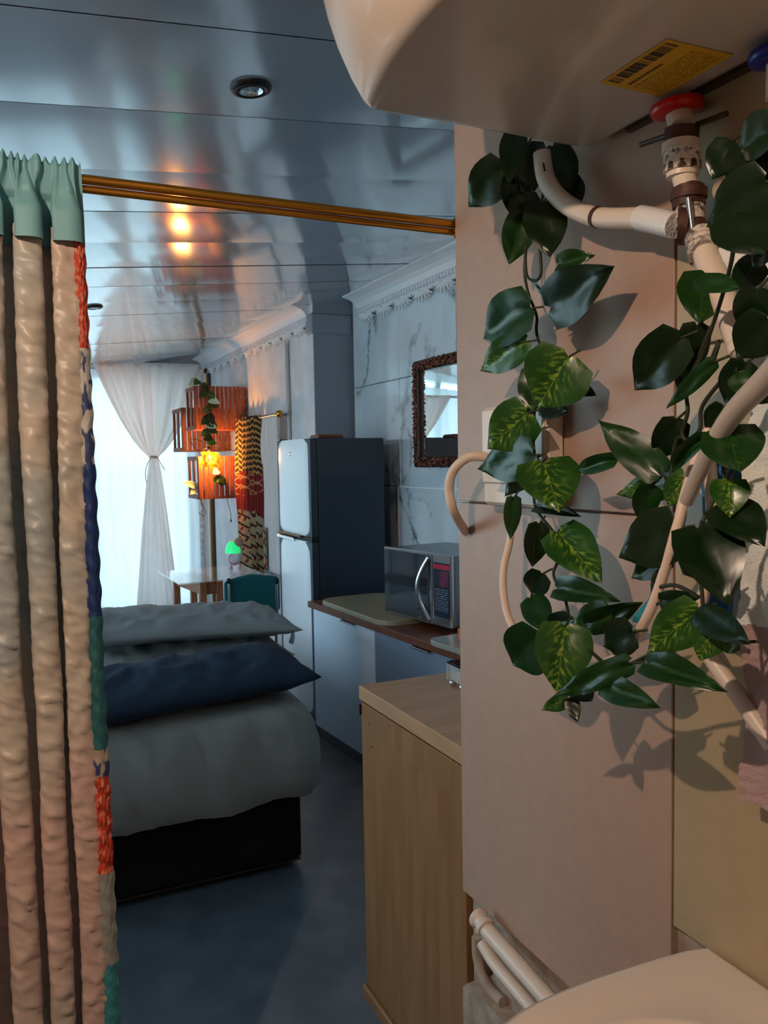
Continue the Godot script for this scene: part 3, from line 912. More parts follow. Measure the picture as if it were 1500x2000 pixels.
# ------------------------------------------------------------------ fridge, counter run, microwave, mirror
func build_kitchen() -> void:
	# fridge: front towards -x
	var f := thing("fridge", "tall fridge-freezer with pale front doors and dark grey side", "fridge", Vector3(1.88, 0, -4.8))
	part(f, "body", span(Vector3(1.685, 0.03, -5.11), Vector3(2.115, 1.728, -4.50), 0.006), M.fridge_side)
	part(f, "plinth", span(Vector3(1.70, 0.0, -5.09), Vector3(2.10, 0.04, -4.52)), M.dark_gap)
	for q in [[0.07, 1.118], [1.150, 1.728]]:
		var y0: float = q[0]
		var y1: float = q[1]
		var d := part(f, "door", grid(16, 20, func(i, j):
			var z: float = lerpf(-5.115, -4.498, i / 16.0)
			var y: float = lerpf(y0, y1, j / 20.0)
			var u: float = i / 8.0 - 1.0
			var v: float = j / 10.0 - 1.0
			return Vector3(1.625 + 0.016 * pow(absf(u), 6.0) + 0.010 * pow(absf(v), 14.0) + 0.004 * u * u, y, z)), M.fridge_front)
		part(d, "door_core", span(Vector3(1.637, y0, -5.115), Vector3(1.683, y1, -4.498), 0.004), M.fridge_side)
	part(f, "handle_recess", span(Vector3(1.640, 1.118, -5.112), Vector3(1.684, 1.150, -4.50)), M.dark_gap)
	part(f, "handle", span(Vector3(1.616, 1.108, -5.10), Vector3(1.632, 1.128, -4.78), 0.004), M.chrome)
	part(f, "handle", span(Vector3(1.616, 1.137, -5.08), Vector3(1.632, 1.150, -4.64), 0.004), M.black_metal)
	part(f, "hinge", span(Vector3(1.63, 1.728, -5.10), Vector3(1.69, 1.738, -5.04), 0.002), M.steel)
	part(f, "badge", lathe([Vector2(0, 0.002), Vector2(0.012, 0.0015), Vector2(0.014, -0.002)], 14), M.chrome, T(Vector3(1.624, 1.64, -4.82), Basis(Vector3(0, 0, 1), PI / 2)))
	var bx := thing("small_box", "small brown cardboard box lying on top of the fridge", "box", Vector3(1.78, 1.728, -4.58))
	part(bx, "tray", span(Vector3(1.70, 1.728, -4.66), Vector3(1.86, 1.746, -4.52), 0.003), M.brown_wood)
	part(bx, "lid", span(Vector3(1.705, 1.746, -4.655), Vector3(1.855, 1.751, -4.525), 0.002), M.table_wood)
	# counter run, its front slightly askew to the wall
	var fx := func(z: float) -> float: return 1.585 + (z + 4.353) * 0.075
	var names := ["white-fronted kitchen base cabinet next to the fridge", "grey-blue fronted kitchen base cabinet right of the white one", "kitchen base cabinet hidden behind the wooden cupboard"]
	var zs := [-4.36, -3.634, -2.92, -2.20]
	for k in 3:
		var za: float = zs[k]
		var zb: float = zs[k + 1]
		var c := thing("base_cabinet", names[k], "cabinet", Vector3(1.9, 0, (za + zb) * 0.5), 0.0, "kitchen base cabinets")
		var xa: float = fx.call(za)
		var xb: float = fx.call(zb)
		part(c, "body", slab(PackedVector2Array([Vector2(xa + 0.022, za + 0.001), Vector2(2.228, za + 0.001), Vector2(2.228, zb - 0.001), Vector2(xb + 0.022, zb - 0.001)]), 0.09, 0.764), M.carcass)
		part(c, "plinth", slab(PackedVector2Array([Vector2(xa + 0.03, za + 0.001), Vector2(xa + 0.06, za + 0.001), Vector2(xb + 0.06, zb - 0.001), Vector2(xb + 0.03, zb - 0.001)]), 0.0, 0.088), M.plinth)
		var gap := 0.003
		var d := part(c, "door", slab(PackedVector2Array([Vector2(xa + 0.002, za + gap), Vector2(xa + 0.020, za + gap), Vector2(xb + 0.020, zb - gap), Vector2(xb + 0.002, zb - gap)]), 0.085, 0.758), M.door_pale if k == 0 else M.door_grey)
		var zm := (za + zb) * 0.5 + 0.09
		var xm: float = fx.call(zm)
		part(d, "handle", box(Vector3(xm - 0.008, 0.753, zm), Vector3(0.026, 0.008, 0.15), 0.002, Basis(Vector3.UP, atan(0.075))), M.chrome)
	var wt := thing("worktop", "brown wooden kitchen worktop along the marbled wall", "worktop", Vector3(1.9, 0.766, -3.3))
	part(wt, "slab", slab(PackedVector2Array([Vector2(fx.call(-4.38) - 0.022, -4.38), Vector2(2.23, -4.38), Vector2(2.23, -2.18), Vector2(fx.call(-2.18) - 0.022, -2.18)]), 0.766, 0.80, 0.003), M.brown_wood)
	# boards
	var bd := thing("chopping_board", "large tan board with rounded corners lying on the worktop", "board", Vector3(1.8, 0.80, -3.95))
	part(bd, "board", slab(round_rect(-0.21, -0.40, 0.21, 0.40, 0.10), 0.801, 0.825, 0.004), M.board_tan, T(Vector3(1.815, 0, -3.90), Basis(Vector3.UP, 0.05)))
	part(bd, "edge_band", slab(round_rect(-0.212, -0.402, 0.212, 0.402, 0.10), 0.806, 0.814, 0.0), M.board_grey, T(Vector3(1.815, 0, -3.90), Basis(Vector3.UP, 0.05)))
	var sb := thing("glossy_board", "small glossy grey board in front of the microwave's near end", "board", Vector3(1.8, 0.80, -2.9))
	part(sb, "board", slab(round_rect(-0.13, -0.22, 0.13, 0.22, 0.07), 0.801, 0.822, 0.005), M.board_grey, T(Vector3(1.79, 0, -2.90), Basis(Vector3.UP, 0.12)))
	var oc := thing("orange_carton", "small orange carton on the worktop beside the microwave", "carton", Vector3(1.79, 0.822, -2.98))
	part(oc, "body", box(Vector3(1.800, 0.850, -2.94), Vector3(0.09, 0.055, 0.13), 0.003, Basis(Vector3.UP, 0.3)), M.orange)
	part(oc, "end_flap", box(Vector3(1.7805, 0.850, -3.0035), Vector3(0.088, 0.053, 0.004), 0.001, Basis(Vector3.UP, 0.3)), M.board_tan)
	microwave()
	mirror()

func microwave() -> void:
	var a := Vector3(1.741, 0.83, -3.71)   # far bottom corner of the front
	var w := 0.55
	var ang := atan2(0.071, 0.545)
	var t := thing("microwave", "silver microwave with dark mirrored door standing on the worktop", "microwave", a, ang)
	# own axes: z along the front towards the camera, x into the counter
	lpart(t, "case", box(Vector3(0.20, 0.166, w * 0.5), Vector3(0.37, 0.325, w - 0.004), 0.006), M.steel)
	var door := lpart(t, "door", box(Vector3(0.006, 0.166, 0.20), Vector3(0.024, 0.332, 0.405), 0.004), M.chrome)
	lpart(door, "door_window", box(Vector3(-0.0075, 0.166, 0.193), Vector3(0.005, 0.312, 0.375), 0.001), M.mw_door)
	var hp := PackedVector3Array()
	for k in 13:
		var s := k / 12.0
		hp.append(Vector3(-0.012 - 0.034 * sin(PI * s), 0.02 + 0.292 * s, 0.388 - 0.045 * sin(PI * s)))
	lpart(door, "handle", tube(hp, 0.011, 10), M.chrome)
	var pan := lpart(t, "control_panel", box(Vector3(0.006, 0.166, 0.478), Vector3(0.024, 0.332, 0.142), 0.006), M.chrome)
	var pm := mat(Color.WHITE, 0.25)
	var n := fnl(95, 0.2, 2)
	pm.albedo_texture = tex(96, 224, func(x, y):
		if y < 26 and y > 6:
			return Color(0.72, 0.06, 0.22)
		if y > 34 and y < 96 and x > 36 and x < 88 and fposmod(y / 7.0, 1.0) < 0.5 and n.get_noise_2d(x * 3.0, int(y / 7.0) * 40.0) > -0.15:
			return Color(0.62, 0.10, 0.26)
		if y > 104 and y < 200 and x > 8 and x < 88 and fposmod(y / 9.0, 1.0) < 0.4 and n.get_noise_2d(x * 2.5, int(y / 9.0) * 30.0) > 0.0:
			return Color(0.50, 0.55, 0.62)
		return Color(0.09, 0.13, 0.20))
	pm.texture_repeat = false
	# printed sticker on the panel
	var st := tool()
	st.set_smooth_group(-1)
	for q in [[0, 0], [1, 0], [1, 1], [0, 0], [1, 1], [0, 1]]:
		st.set_uv(Vector2(q[0], 1.0 - q[1]))
		st.add_vertex(Vector3(-0.0068, 0.045 + 0.25 * q[1], 0.418 + 0.122 * q[0]))
	lpart(pan, "sticker", done(st), pm, Transform3D(), "printed sticker with a red heading")
	for q in [[0.04, 0.06], [0.04, 0.50], [0.34, 0.06], [0.34, 0.50]]:
		lpart(t, "foot", lathe([Vector2(0.0, 0.0), Vector2(0.014, 0.0), Vector2(0.014, -0.006), Vector2(0.0, -0.006)], 12), M.black_metal, T(Vector3(q[0], 0.003, q[1])))

func mirror() -> void:
	var t := thing("wall_mirror", "rectangular mirror in carved dark copper-brown frame on marbled wall", "mirror", Vector3(2.24, 1.55, -3.85))
	var z0 := -4.30
	var z1 := -3.42
	var y0 := 1.548
	var y1 := 2.163
	var fw := 0.062
	part(t, "glass", span(Vector3(2.236, y0 + 0.03, z0 + 0.03), Vector3(2.240, y1 - 0.03, z1 - 0.03)), M.mirror)
	part(t, "backing", span(Vector3(2.2405, y0 + 0.01, z0 + 0.01), Vector3(2.251, y1 - 0.01, z1 - 0.01)), M.dark_wood)
	var sides := [[Vector3(2.212, y0, z0), Vector3(2.245, y1, z0 + fw)], [Vector3(2.212, y0, z1 - fw), Vector3(2.245, y1, z1)], [Vector3(2.2125, y0, z0 + fw), Vector3(2.245, y0 + fw, z1 - fw)], [Vector3(2.2125, y1 - fw, z0 + fw), Vector3(2.245, y1, z1 - fw)]]
	var rng := RandomNumberGenerator.new()
	rng.seed = 9
	for s in sides:
		var fr := part(t, "frame_side", span(s[0], s[1], 0.008), M.mirror_frame)
		var st := tool()
		var lo: Vector3 = s[0]
		var hi: Vector3 = s[1]
		var count := int((hi.y - lo.y) * (hi.z - lo.z) * 3200.0)
		for k in count:
			var c := Vector3(2.211, rng.randf_range(lo.y + 0.008, hi.y - 0.008), rng.randf_range(lo.z + 0.008, hi.z - 0.008))
			var a := rng.randf_range(0, TAU)
			var d := Vector3(0, sin(a), cos(a)) * rng.randf_range(0.008, 0.017)
			add_tube(st, PackedVector3Array([c - d, c - Vector3(0.005, 0, 0), c + d * 0.9]), func(q): return 0.0022 + 0.0038 * sin(PI * q), 6)
		part(fr, "carving", done(st), M.mirror_carving).set_meta("kind", "stuff")

# ------------------------------------------------------------------ bed
func pillow(parent: Node, called: String, a: float, b: float, thick: float, m: Material, t: Transform3D, sd: int, flat_bottom := 0.35) -> MeshInstance3D:
	var n := fnl(sd, 2.2, 3)
	var mesh := grid(48, 64, func(i, j):
		# i runs across the pillow over the top and back underneath
		var th: float = TAU * i / 48.0
		var v: float = j / 32.0 - 1.0
		var cu: float = cos(th)
		var su: float = sin(th)
		var vv: float = sin(v * PI * 0.5)
		var edge: float = sqrt(maxf(0.0, 1.0 - pow(absf(vv), 10.0)))
		var wid: float = b * (1.0 - 0.10 * (1.0 - pow(absf(vv), 3.0)) )
		var len: float = a * (1.0 - 0.06 * (1.0 - pow(absf(cu), 3.0)))
		var hgt: float = thick * edge * su * (1.0 - 0.25 * absf(cu))
		if hgt < 0.0:
			hgt *= flat_bottom
		var p := Vector3(vv * len, hgt, signf(cu) * pow(absf(cu), 0.85) * wid)
		p.y += (0.018 * n.get_noise_2d(p.x * 3.0, p.z * 5.0) + 0.007 * n.get_noise_2d(p.x * 9.0 + 20.0, p.z * 14.0)) * edge * absf(su)
		return p, true)
	return part(parent, called, mesh, m, t)

func build_bed() -> void:
	var t := thing("bed", "bed with black divan base and grey fitted sheet", "bed", Vector3(0.1, 0, -3.95))
	part(t, "divan_base", span(Vector3(-0.82, 0.03, -4.90), Vector3(1.022, 0.36, -3.0), 0.012), M.bed_base)
	part(t, "base_edging", span(Vector3(-0.815, 0.026, -4.895), Vector3(1.017, 0.031, -2.998)), M.dark_wood)
	for q in [[-0.74, -3.08], [0.94, -3.08], [-0.74, -4.82], [0.94, -4.82]]:
		part(t, "foot", lathe([Vector2(0.0, 0.0), Vector2(0.022, 0.0), Vector2(0.028, 0.028), Vector2(0.0, 0.028)], 14), M.black_metal, T(Vector3(q[0], 0, q[1])))
	# mattress under its sheet: rings round a rounded rectangle, from the hem up and over
	var n := fnl(101, 1.6, 4)
	var per := round_rect(-0.86, -4.95, 1.085, -2.945, 0.13, 10)
	var fine := PackedVector2Array()
	for i in per.size():
		var p := per[i]
		var q := per[(i + 1) % per.size()]
		var steps := maxi(1, int(p.distance_to(q) / 0.03))
		for k in steps:
			fine.append(p.lerp(q, float(k) / steps))
	var c := Vector2(0.11, -3.95)
	var rings := [[-0.005, 0.30], [-0.022, 0.33], [-0.034, 0.38], [-0.036, 0.44], [-0.028, 0.50], [-0.012, 0.56], [0.008, 0.612], [0.035, 0.643], [0.08, 0.656], [0.2, 0.662], [0.32, 0.664], [0.45, 0.666], [0.6, 0.668], [0.78, 0.668], [0.98, 0.668]]
	var N := fine.size()
	part(t, "sheet", grid(N, rings.size() - 1, func(i, j):
		var p: Vector2 = fine[i]
		var ins: float = rings[j][0]
		var dirv := (c - p)
		var L := dirv.length()
		var q: Vector2
		if j < 9:
			# move square to the nearest sides near the rim
			var nx := clampf((p.x - c.x) / 0.9725, -1.0, 1.0)
			var nz := clampf((p.y - c.y) / 1.0025, -1.0, 1.0)
			var nn := Vector2(pow(absf(nx), 12.0) * signf(nx), pow(absf(nz), 12.0) * signf(nz))
			if nn.length() > 0.0:
				nn = nn.normalized()
			q = p - nn * ins
		else:
			q = p.lerp(c, clampf(ins / 1.0, 0.0, 1.0))
		var y: float = rings[j][1]
		if j == 0:
			y += 0.022 * n.get_noise_2d(p.x * 1.3 + 3.0, p.y * 1.3) + 0.008 * sin(p.x * 17.0 + p.y * 5.0) - 0.03 * (1.0 - p.x) * 0.3
		var wr: float = (0.018 * n.get_noise_2d(p.x * 3.0 + y * 2.5, p.y * 3.0 - y * 4.0) + 0.024 * (0.4 - absf(n.get_noise_2d(p.x * 7.0 - y * 6.0, p.y * 7.0 + y * 9.0)))) * (1.0 if j < 8 else 0.6)
		var outv := (q - c).normalized() * wr if j < 8 else Vector2.ZERO
		if j >= 7:
			y += 0.010 * n.get_noise_2d(q.x * 2.2, q.y * 2.2) + 0.004 * n.get_noise_2d(q.x * 8.0, q.y * 8.0)
		return Vector3(q.x + outv.x, y, q.y + outv.y), true), M.sheet)
	# pillows
	var pb := thing("pillow", "dark blue pillow lying at the near end of the bed", "pillow", Vector3(0.5, 0.67, -3.25), 0.0, "pillows on the bed")
	pillow(pb, "case", 0.50, 0.26, 0.112, M.pillow_blue, T(Vector3(0.60, 0.728, -3.21), Basis(Vector3.UP, 0.10) * Basis(Vector3(0, 0, 1), 0.03)), 111, 0.7)
	var pg := thing("pillow", "lower light grey pillow behind the dark blue one", "pillow", Vector3(0.5, 0.67, -3.6), 0.0, "pillows on the bed")
	pillow(pg, "case", 0.50, 0.30, 0.075, M.pillow_grey, T(Vector3(0.68, 0.728, -3.78), Basis(Vector3.UP, -0.02)), 112, 0.8)
	var pu := thing("pillow", "upper light grey pillow stacked topmost on the bed", "pillow", Vector3(0.5, 0.8, -3.6), 0.0, "pillows on the bed")
	pillow(pu, "case", 0.53, 0.30, 0.088, M.pillow_grey, T(Vector3(0.685, 0.856, -3.78), Basis(Vector3.UP, 0.03) * Basis(Vector3(0, 0, 1), -0.05)), 113, 0.6)
	part(pu, "tassel", tube(smooth_path(PackedVector3Array([Vector3(1.20, 0.82, -3.70), Vector3(1.225, 0.805, -3.68), Vector3(1.23, 0.77, -3.67), Vector3(1.22, 0.735, -3.67)])), func(q): return 0.006 + 0.007 * q, 8), M.white_cloth)

# ------------------------------------------------------------------ table and chair
func build_dining() -> void:
	var t := thing("glass_table", "glass-topped dining table with wooden legs near the window", "table", Vector3(1.42, 0, -6.1))
	part(t, "glass_top", slab(PackedVector2Array([Vector2(1.10, -5.72), Vector2(1.76, -5.78), Vector2(1.76, -6.52), Vector2(1.08, -6.46)]), 0.752, 0.762, 0.002), M.glass)
	for q in [[1.278, -5.80], [1.405, -5.83], [1.21, -6.40], [1.345, -6.42]]:
		part(t, "leg", span(Vector3(q[0] - 0.024, 0.0, q[1] - 0.024), Vector3(q[0] + 0.024, 0.75, q[1] + 0.024), 0.003), M.table_wood)
	part(t, "apron", box(Vector3(1.342, 0.70, -5.815), Vector3(0.10, 0.09, 0.022), 0.002, Basis(Vector3.UP, 0.2)), M.table_wood)
	part(t, "apron", box(Vector3(1.278, 0.70, -6.41), Vector3(0.10, 0.09, 0.022), 0.002, Basis(Vector3.UP, 0.1)), M.table_wood)
	part(t, "apron", box(Vector3(1.244, 0.70, -6.10), Vector3(0.022, 0.09, 0.56), 0.002, Basis(Vector3.UP, 0.113)), M.table_wood)
	part(t, "apron", box(Vector3(1.375, 0.70, -6.125), Vector3(0.022, 0.09, 0.55), 0.002, Basis(Vector3.UP, 0.10)), M.table_wood)
	part(t, "stretcher", box(Vector3(1.342, 0.56, -5.815), Vector3(0.10, 0.05, 0.02), 0.002, Basis(Vector3.UP, 0.2)), M.table_wood)
	part(t, "stretcher", box(Vector3(1.31, 0.30, -6.11), Vector3(0.03, 0.05, 0.56), 0.002, Basis(Vector3.UP, 0.11)), M.table_wood)
	# chair with its back to the camera
	var c := thing("dining_chair", "chair with dark teal padded backrest, chrome tubes and pink seat pad", "chair", Vector3(1.55, 0, -5.7))
	var n := fnl(121, 2.0, 2)
	part(c, "backrest", grid(40, 16, func(i, j):
		var th: float = TAU * i / 40.0
		var v: float = j / 8.0 - 1.0
		var x: float = signf(cos(th)) * pow(absf(cos(th)), 0.35) * 0.198
		var z: float = signf(sin(th)) * pow(absf(sin(th)), 0.8) * 0.016
		var k: float = pow(maxf(0.0, 1.0 - pow(absf(v), 10.0)), 0.5)
		var y: float = 0.665 + v * (0.138 - 0.014 * absf(x) / 0.2) + 0.012 * cos(x * 9.0)
		return Vector3(1.562 + x * (0.9 + 0.1 * k), y, -5.545 + z * k + 0.6 * x * x), true), M.green_cloth)
	part(c, "tube_frame", tube(smooth_path(PackedVector3Array([Vector3(1.395, 0.79, -5.512), Vector3(1.395, 0.66, -5.512), Vector3(1.395, 0.46, -5.53), Vector3(1.395, 0.44, -5.60), Vector3(1.395, 0.44, -5.90)])), 0.0115, 10), M.chrome)
	part(c, "tube_frame", tube(smooth_path(PackedVector3Array([Vector3(1.735, 0.76, -5.512), Vector3(1.735, 0.66, -5.512), Vector3(1.735, 0.46, -5.53), Vector3(1.735, 0.44, -5.60), Vector3(1.735, 0.44, -5.90)])), 0.0115, 10), M.chrome)
	for q in [[1.395, -5.55], [1.735, -5.55], [1.395, -5.90], [1.735, -5.90]]:
		part(c, "leg", rod(Vector3(q[0], 0.0, q[1] + 0.01), Vector3(q[0], 0.45, q[1]), 0.0115), M.chrome)
	for x in [1.395, 1.735]:
		part(c, "tube_cap", lathe([Vector2(0.0, 0.012), Vector2(0.012, 0.010), Vector2(0.013, -0.025), Vector2(0.0, -0.025)], 12), M.black_metal, T(Vector3(x, 0.79 if x < 1.5 else 0.76, -5.512)))
	part(c, "seat", span(Vector3(1.37, 0.44, -5.95), Vector3(1.76, 0.475, -5.54), 0.01), M.green_cloth)
	pillow(c, "seat_pad", 0.245, 0.20, 0.055, M.pink, T(Vector3(1.515, 0.505, -5.76)), 122)
	# egg-shaped lamp with a green glowing face
	var s := thing("night_light", "rounded white night light with glowing green face on the glass table", "night light", Vector3(1.64, 0.762, -6.28))
	var egg := []
	for k in 17:
		var a := PI * k / 16.0
		egg.append(Vector2(0.066 * sin(a) * (1.0 - 0.10 * cos(a)), -0.10 * cos(a)))
	lpart(s, "body", lathe(egg, 28), M.white_trim, T(Vector3(0.0, 0.125, 0.0)))
	var g := mat(Color(0.3, 0.9, 0.6), 0.4)
	g.emission_enabled = true
	g.emission = Color(0.10, 0.80, 0.42)
	g.emission_energy_multiplier = 0.9
	lpart(s, "lamp_face", grid(16, 10, func(i, j):
		var a: float = lerpf(-1.9, 0.55, i / 16.0)
		var e: float = lerpf(0.02, 1.1, j / 10.0)
		return Vector3(0.069 * cos(e) * sin(a), 0.125 + 0.104 * sin(e), 0.069 * cos(e) * cos(a))), g)
	lpart(s, "lower_ring", lathe([Vector2(0.040, -0.004), Vector2(0.046, 0.0), Vector2(0.040, 0.004), Vector2(0.034, 0.0), Vector2(0.040, -0.004)], 24), M.pink, T(Vector3(-0.022, 0.085, 0.052), Basis(Vector3.RIGHT, PI / 2) * Basis(Vector3(0, 0, 1), -0.3)))
	lpart(s, "speaker_disc", lathe([Vector2(0.0, 0.012), Vector2(0.030, 0.011), Vector2(0.036, 0.004), Vector2(0.036, -0.008), Vector2(0.0, -0.008)], 24), mat(Color(0.62, 0.52, 0.46), 0.7), T(Vector3(0.028, 0.212, 0.045), Basis(Vector3.RIGHT, PI / 2 - 0.3)))
	for x in [-0.035, 0.035]:
		lpart(s, "foot", lathe([Vector2(0.0, 0.034), Vector2(0.012, 0.034), Vector2(0.016, 0.0), Vector2(0.0, 0.0)], 12), M.pink, T(Vector3(x, 0.0, 0.02)))

# ------------------------------------------------------------------ wooden cupboard by the partition
func build_cupboard() -> void:
	var c := thing("wooden_cupboard", "tall pale wood-laminate cupboard beside the tiled partition", "cupboard", Vector3(1.18, 0, -1.82))
	part(c, "body", span(Vector3(0.926, 0.05, -2.112), Vector3(1.48, 0.911, -1.54), 0.002), M.laminate)
	part(c, "door", span(Vector3(0.908, 0.075, -2.114), Vector3(0.926, 0.909, -1.54), 0.002), M.laminate)
	part(c, "top", span(Vector3(0.904, 0.915, -2.122), Vector3(1.49, 0.956, -1.535), 0.003), M.laminate_top)
	part(c, "base_moulding", span(Vector3(0.896, 0.035, -2.122), Vector3(0.93, 0.073, -1.54), 0.005), M.laminate)
	part(c, "plinth", span(Vector3(0.925, 0.0, -2.10), Vector3(1.46, 0.05, -1.55)), M.pvc)
	part(c, "hinge", span(Vector3(0.903, 0.872, -2.120), Vector3(0.912, 0.902, -2.112), 0.001), M.black_metal)
	for q in [[0.862, -2.06], [0.80, -2.045]]:
		part(c, "screw_hole", lathe([Vector2(0.0, 0.0006), Vector2(0.004, 0.0006), Vector2(0.004, -0.0006), Vector2(0.0, -0.0006)], 10), M.dark_wood, T(Vector3(0.908, q[0], q[1]), Basis(Vector3(0, 0, 1), PI / 2)))
	# glass stand with ball feet
	var g := thing("glass_stand", "low clear glass stand with ball feet on the wooden cupboard", "stand", Vector3(1.24, 0.956, -1.85))
	var rot := Basis(Vector3.UP, -0.05)
	part(g, "top_plate", box(Vector3(1.25, 1.022, -1.84), Vector3(0.26, 0.006, 0.32), 0.001, rot), M.black_glass)
	part(g, "side_plate", box(Vector3(1.128, 0.995, -1.84), Vector3(0.006, 0.045, 0.31), 0.001, rot), M.clear)
	part(g, "side_plate", box(Vector3(1.25, 0.995, -1.995), Vector3(0.25, 0.045, 0.006), 0.001, rot), M.clear)
	part(g, "lower_plate", box(Vector3(1.255, 0.978, -1.84), Vector3(0.23, 0.006, 0.29), 0.001, rot), M.clear)
	var ball := lathe([Vector2(0, -0.010), Vector2(0.006, -0.008), Vector2(0.0095, -0.003), Vector2(0.0095, 0.003), Vector2(0.006, 0.008), Vector2(0, 0.010)], 14)
	for q in [[1.135, -1.985], [1.135, -1.93], [1.135, -1.86], [1.36, -1.985], [1.36, -1.70]]:
		part(g, "ball_foot", ball, M.chrome, T(Vector3(q[0], 0.966, q[1])))
	part(g, "knob", ball, M.chrome, T(Vector3(1.16, 1.034, -1.955)))

# ------------------------------------------------------------------ things on the partition
func build_partition_things() -> void:
	var s := thing("socket_box", "white surface-mounted socket box on the tiled partition behind leaves", "socket", Vector3(0.88, 1.51, -1.27))
	part(s, "box", span(Vector3(0.858, 1.508, -1.372), Vector3(0.898, 1.696, -1.165), 0.006), M.socket)
	part(s, "cover", span(Vector3(0.853, 1.549, -1.368), Vector3(0.861, 1.692, -1.169), 0.004), M.socket)
	for y in [1.585, 1.65]:
		part(s, "switch", span(Vector3(0.847, y - 0.012, -1.30), Vector3(0.855, y + 0.012, -1.275), 0.003), M.ceramic)
	var cb := thing("white_cable", "white cable curling from the socket box round the wall edge", "cable", V(CABLE_EDGE[0]))
	part(cb, "sheath", tube(smooth_path(VV(CABLE_EDGE), 8), 0.0095, 12), M.cable)
	var cl := thing("white_cable", "long white cable hanging in a loop through the lower garland", "cable", V(CABLE_LOOP[0]))
	part(cl, "sheath", tube(smooth_path(VV(CABLE_LOOP), 8), 0.0066, 12), M.cable)
	var c3 := thing("white_cable", "short straight white cable beside the blue cloth", "cable", V(CABLE_SIDE[0]))
	part(c3, "sheath", tube(smooth_path(VV(CABLE_SIDE), 6), 0.0085, 10), M.cable)
	# towel and blue cloth at the right edge
	var n := fnl(131, 3.0, 3)
	var tw := thing("hanging_towel", "fluffy pale towel with dusky pink lower end at right edge", "towel", Vector3(0.84, 1.2, -0.66))
	for q in [[1.385, 1.78, M.towel_pale, "pale_part"], [1.16, 1.387, M.towel_rose, "pink_part"]]:
		part(tw, q[3], grid(56, 60, func(i, j):
			var u: float = i / 56.0
			var y: float = lerpf(q[0], q[1], j / 60.0)
			var z: float = lerpf(-0.735, -0.30, u)
			return Vector3(0.812 + 0.022 * sin(u * 17.0 + 0.8 * n.get_noise_2d(u * 2.0, y * 2.0)) + 0.004 * n.get_noise_2d(z * 40.0, y * 40.0) + 0.03 * pow(maxf(0.0, 1.0 - u * 6.0), 2.0), y, z)), q[2])
	part(tw, "hanging_tab", span(Vector3(0.82, 1.77, -0.56), Vector3(0.895, 1.79, -0.54), 0.003), M.white_cloth)
	var bl := thing("blue_cloth", "narrow bright blue cloth hanging beside the pale towel", "cloth", Vector3(0.86, 1.35, -0.76))
	part(bl, "panel", grid(16, 20, func(i, j):
		return Vector3(0.862 + 0.010 * sin(i * 0.7 + j * 0.15), lerpf(1.36, 1.60, j / 20.0), lerpf(-0.825, -0.762, i / 16.0))), M.blue_cloth)
	part(bl, "hem", rod(Vector3(0.862, 1.36, -0.825), Vector3(0.862, 1.36, -0.762), 0.004, 8), M.blue_cloth)
	# scraps of blue ribbon tied into the garlands
	var rb := thing("blue_ribbon", "glittery blue ribbon scrap tied in the upper left garland", "ribbon", Vector3(0.85, 1.9, -1.15))
	part(rb, "strip", grid(14, 3, func(i, j):
		var s2: float = i / 14.0
		return Vector3(0.855 - 0.01 * sin(s2 * 9.0), lerpf(1.915, 1.825, s2) - 0.012 * j / 3.0, lerpf(-1.20, -1.09, s2) + 0.008 * sin(s2 * 12.0))), M.teal)
	var r2 := thing("blue_ribbon", "glittery blue ribbon strip in the lower garland's middle", "ribbon", Vector3(0.80, 1.37, -0.9))
	part(r2, "strip", grid(14, 3, func(i, j):
		var s2: float = i / 14.0
		return Vector3(0.80 - 0.006 * sin(s2 * 9.0), lerpf(1.445, 1.365, s2), lerpf(-0.835, -0.885, s2) + 0.014 * j / 3.0)), M.teal)
	# hairline rod under the heater
	var hr := thing("thin_bracket_rod", "thin dark bracket rod under the water heater's back edge", "bracket", V(ROD[0]))
	part(hr, "rod", tube(VV(ROD), 0.004, 8), M.dark_wood)

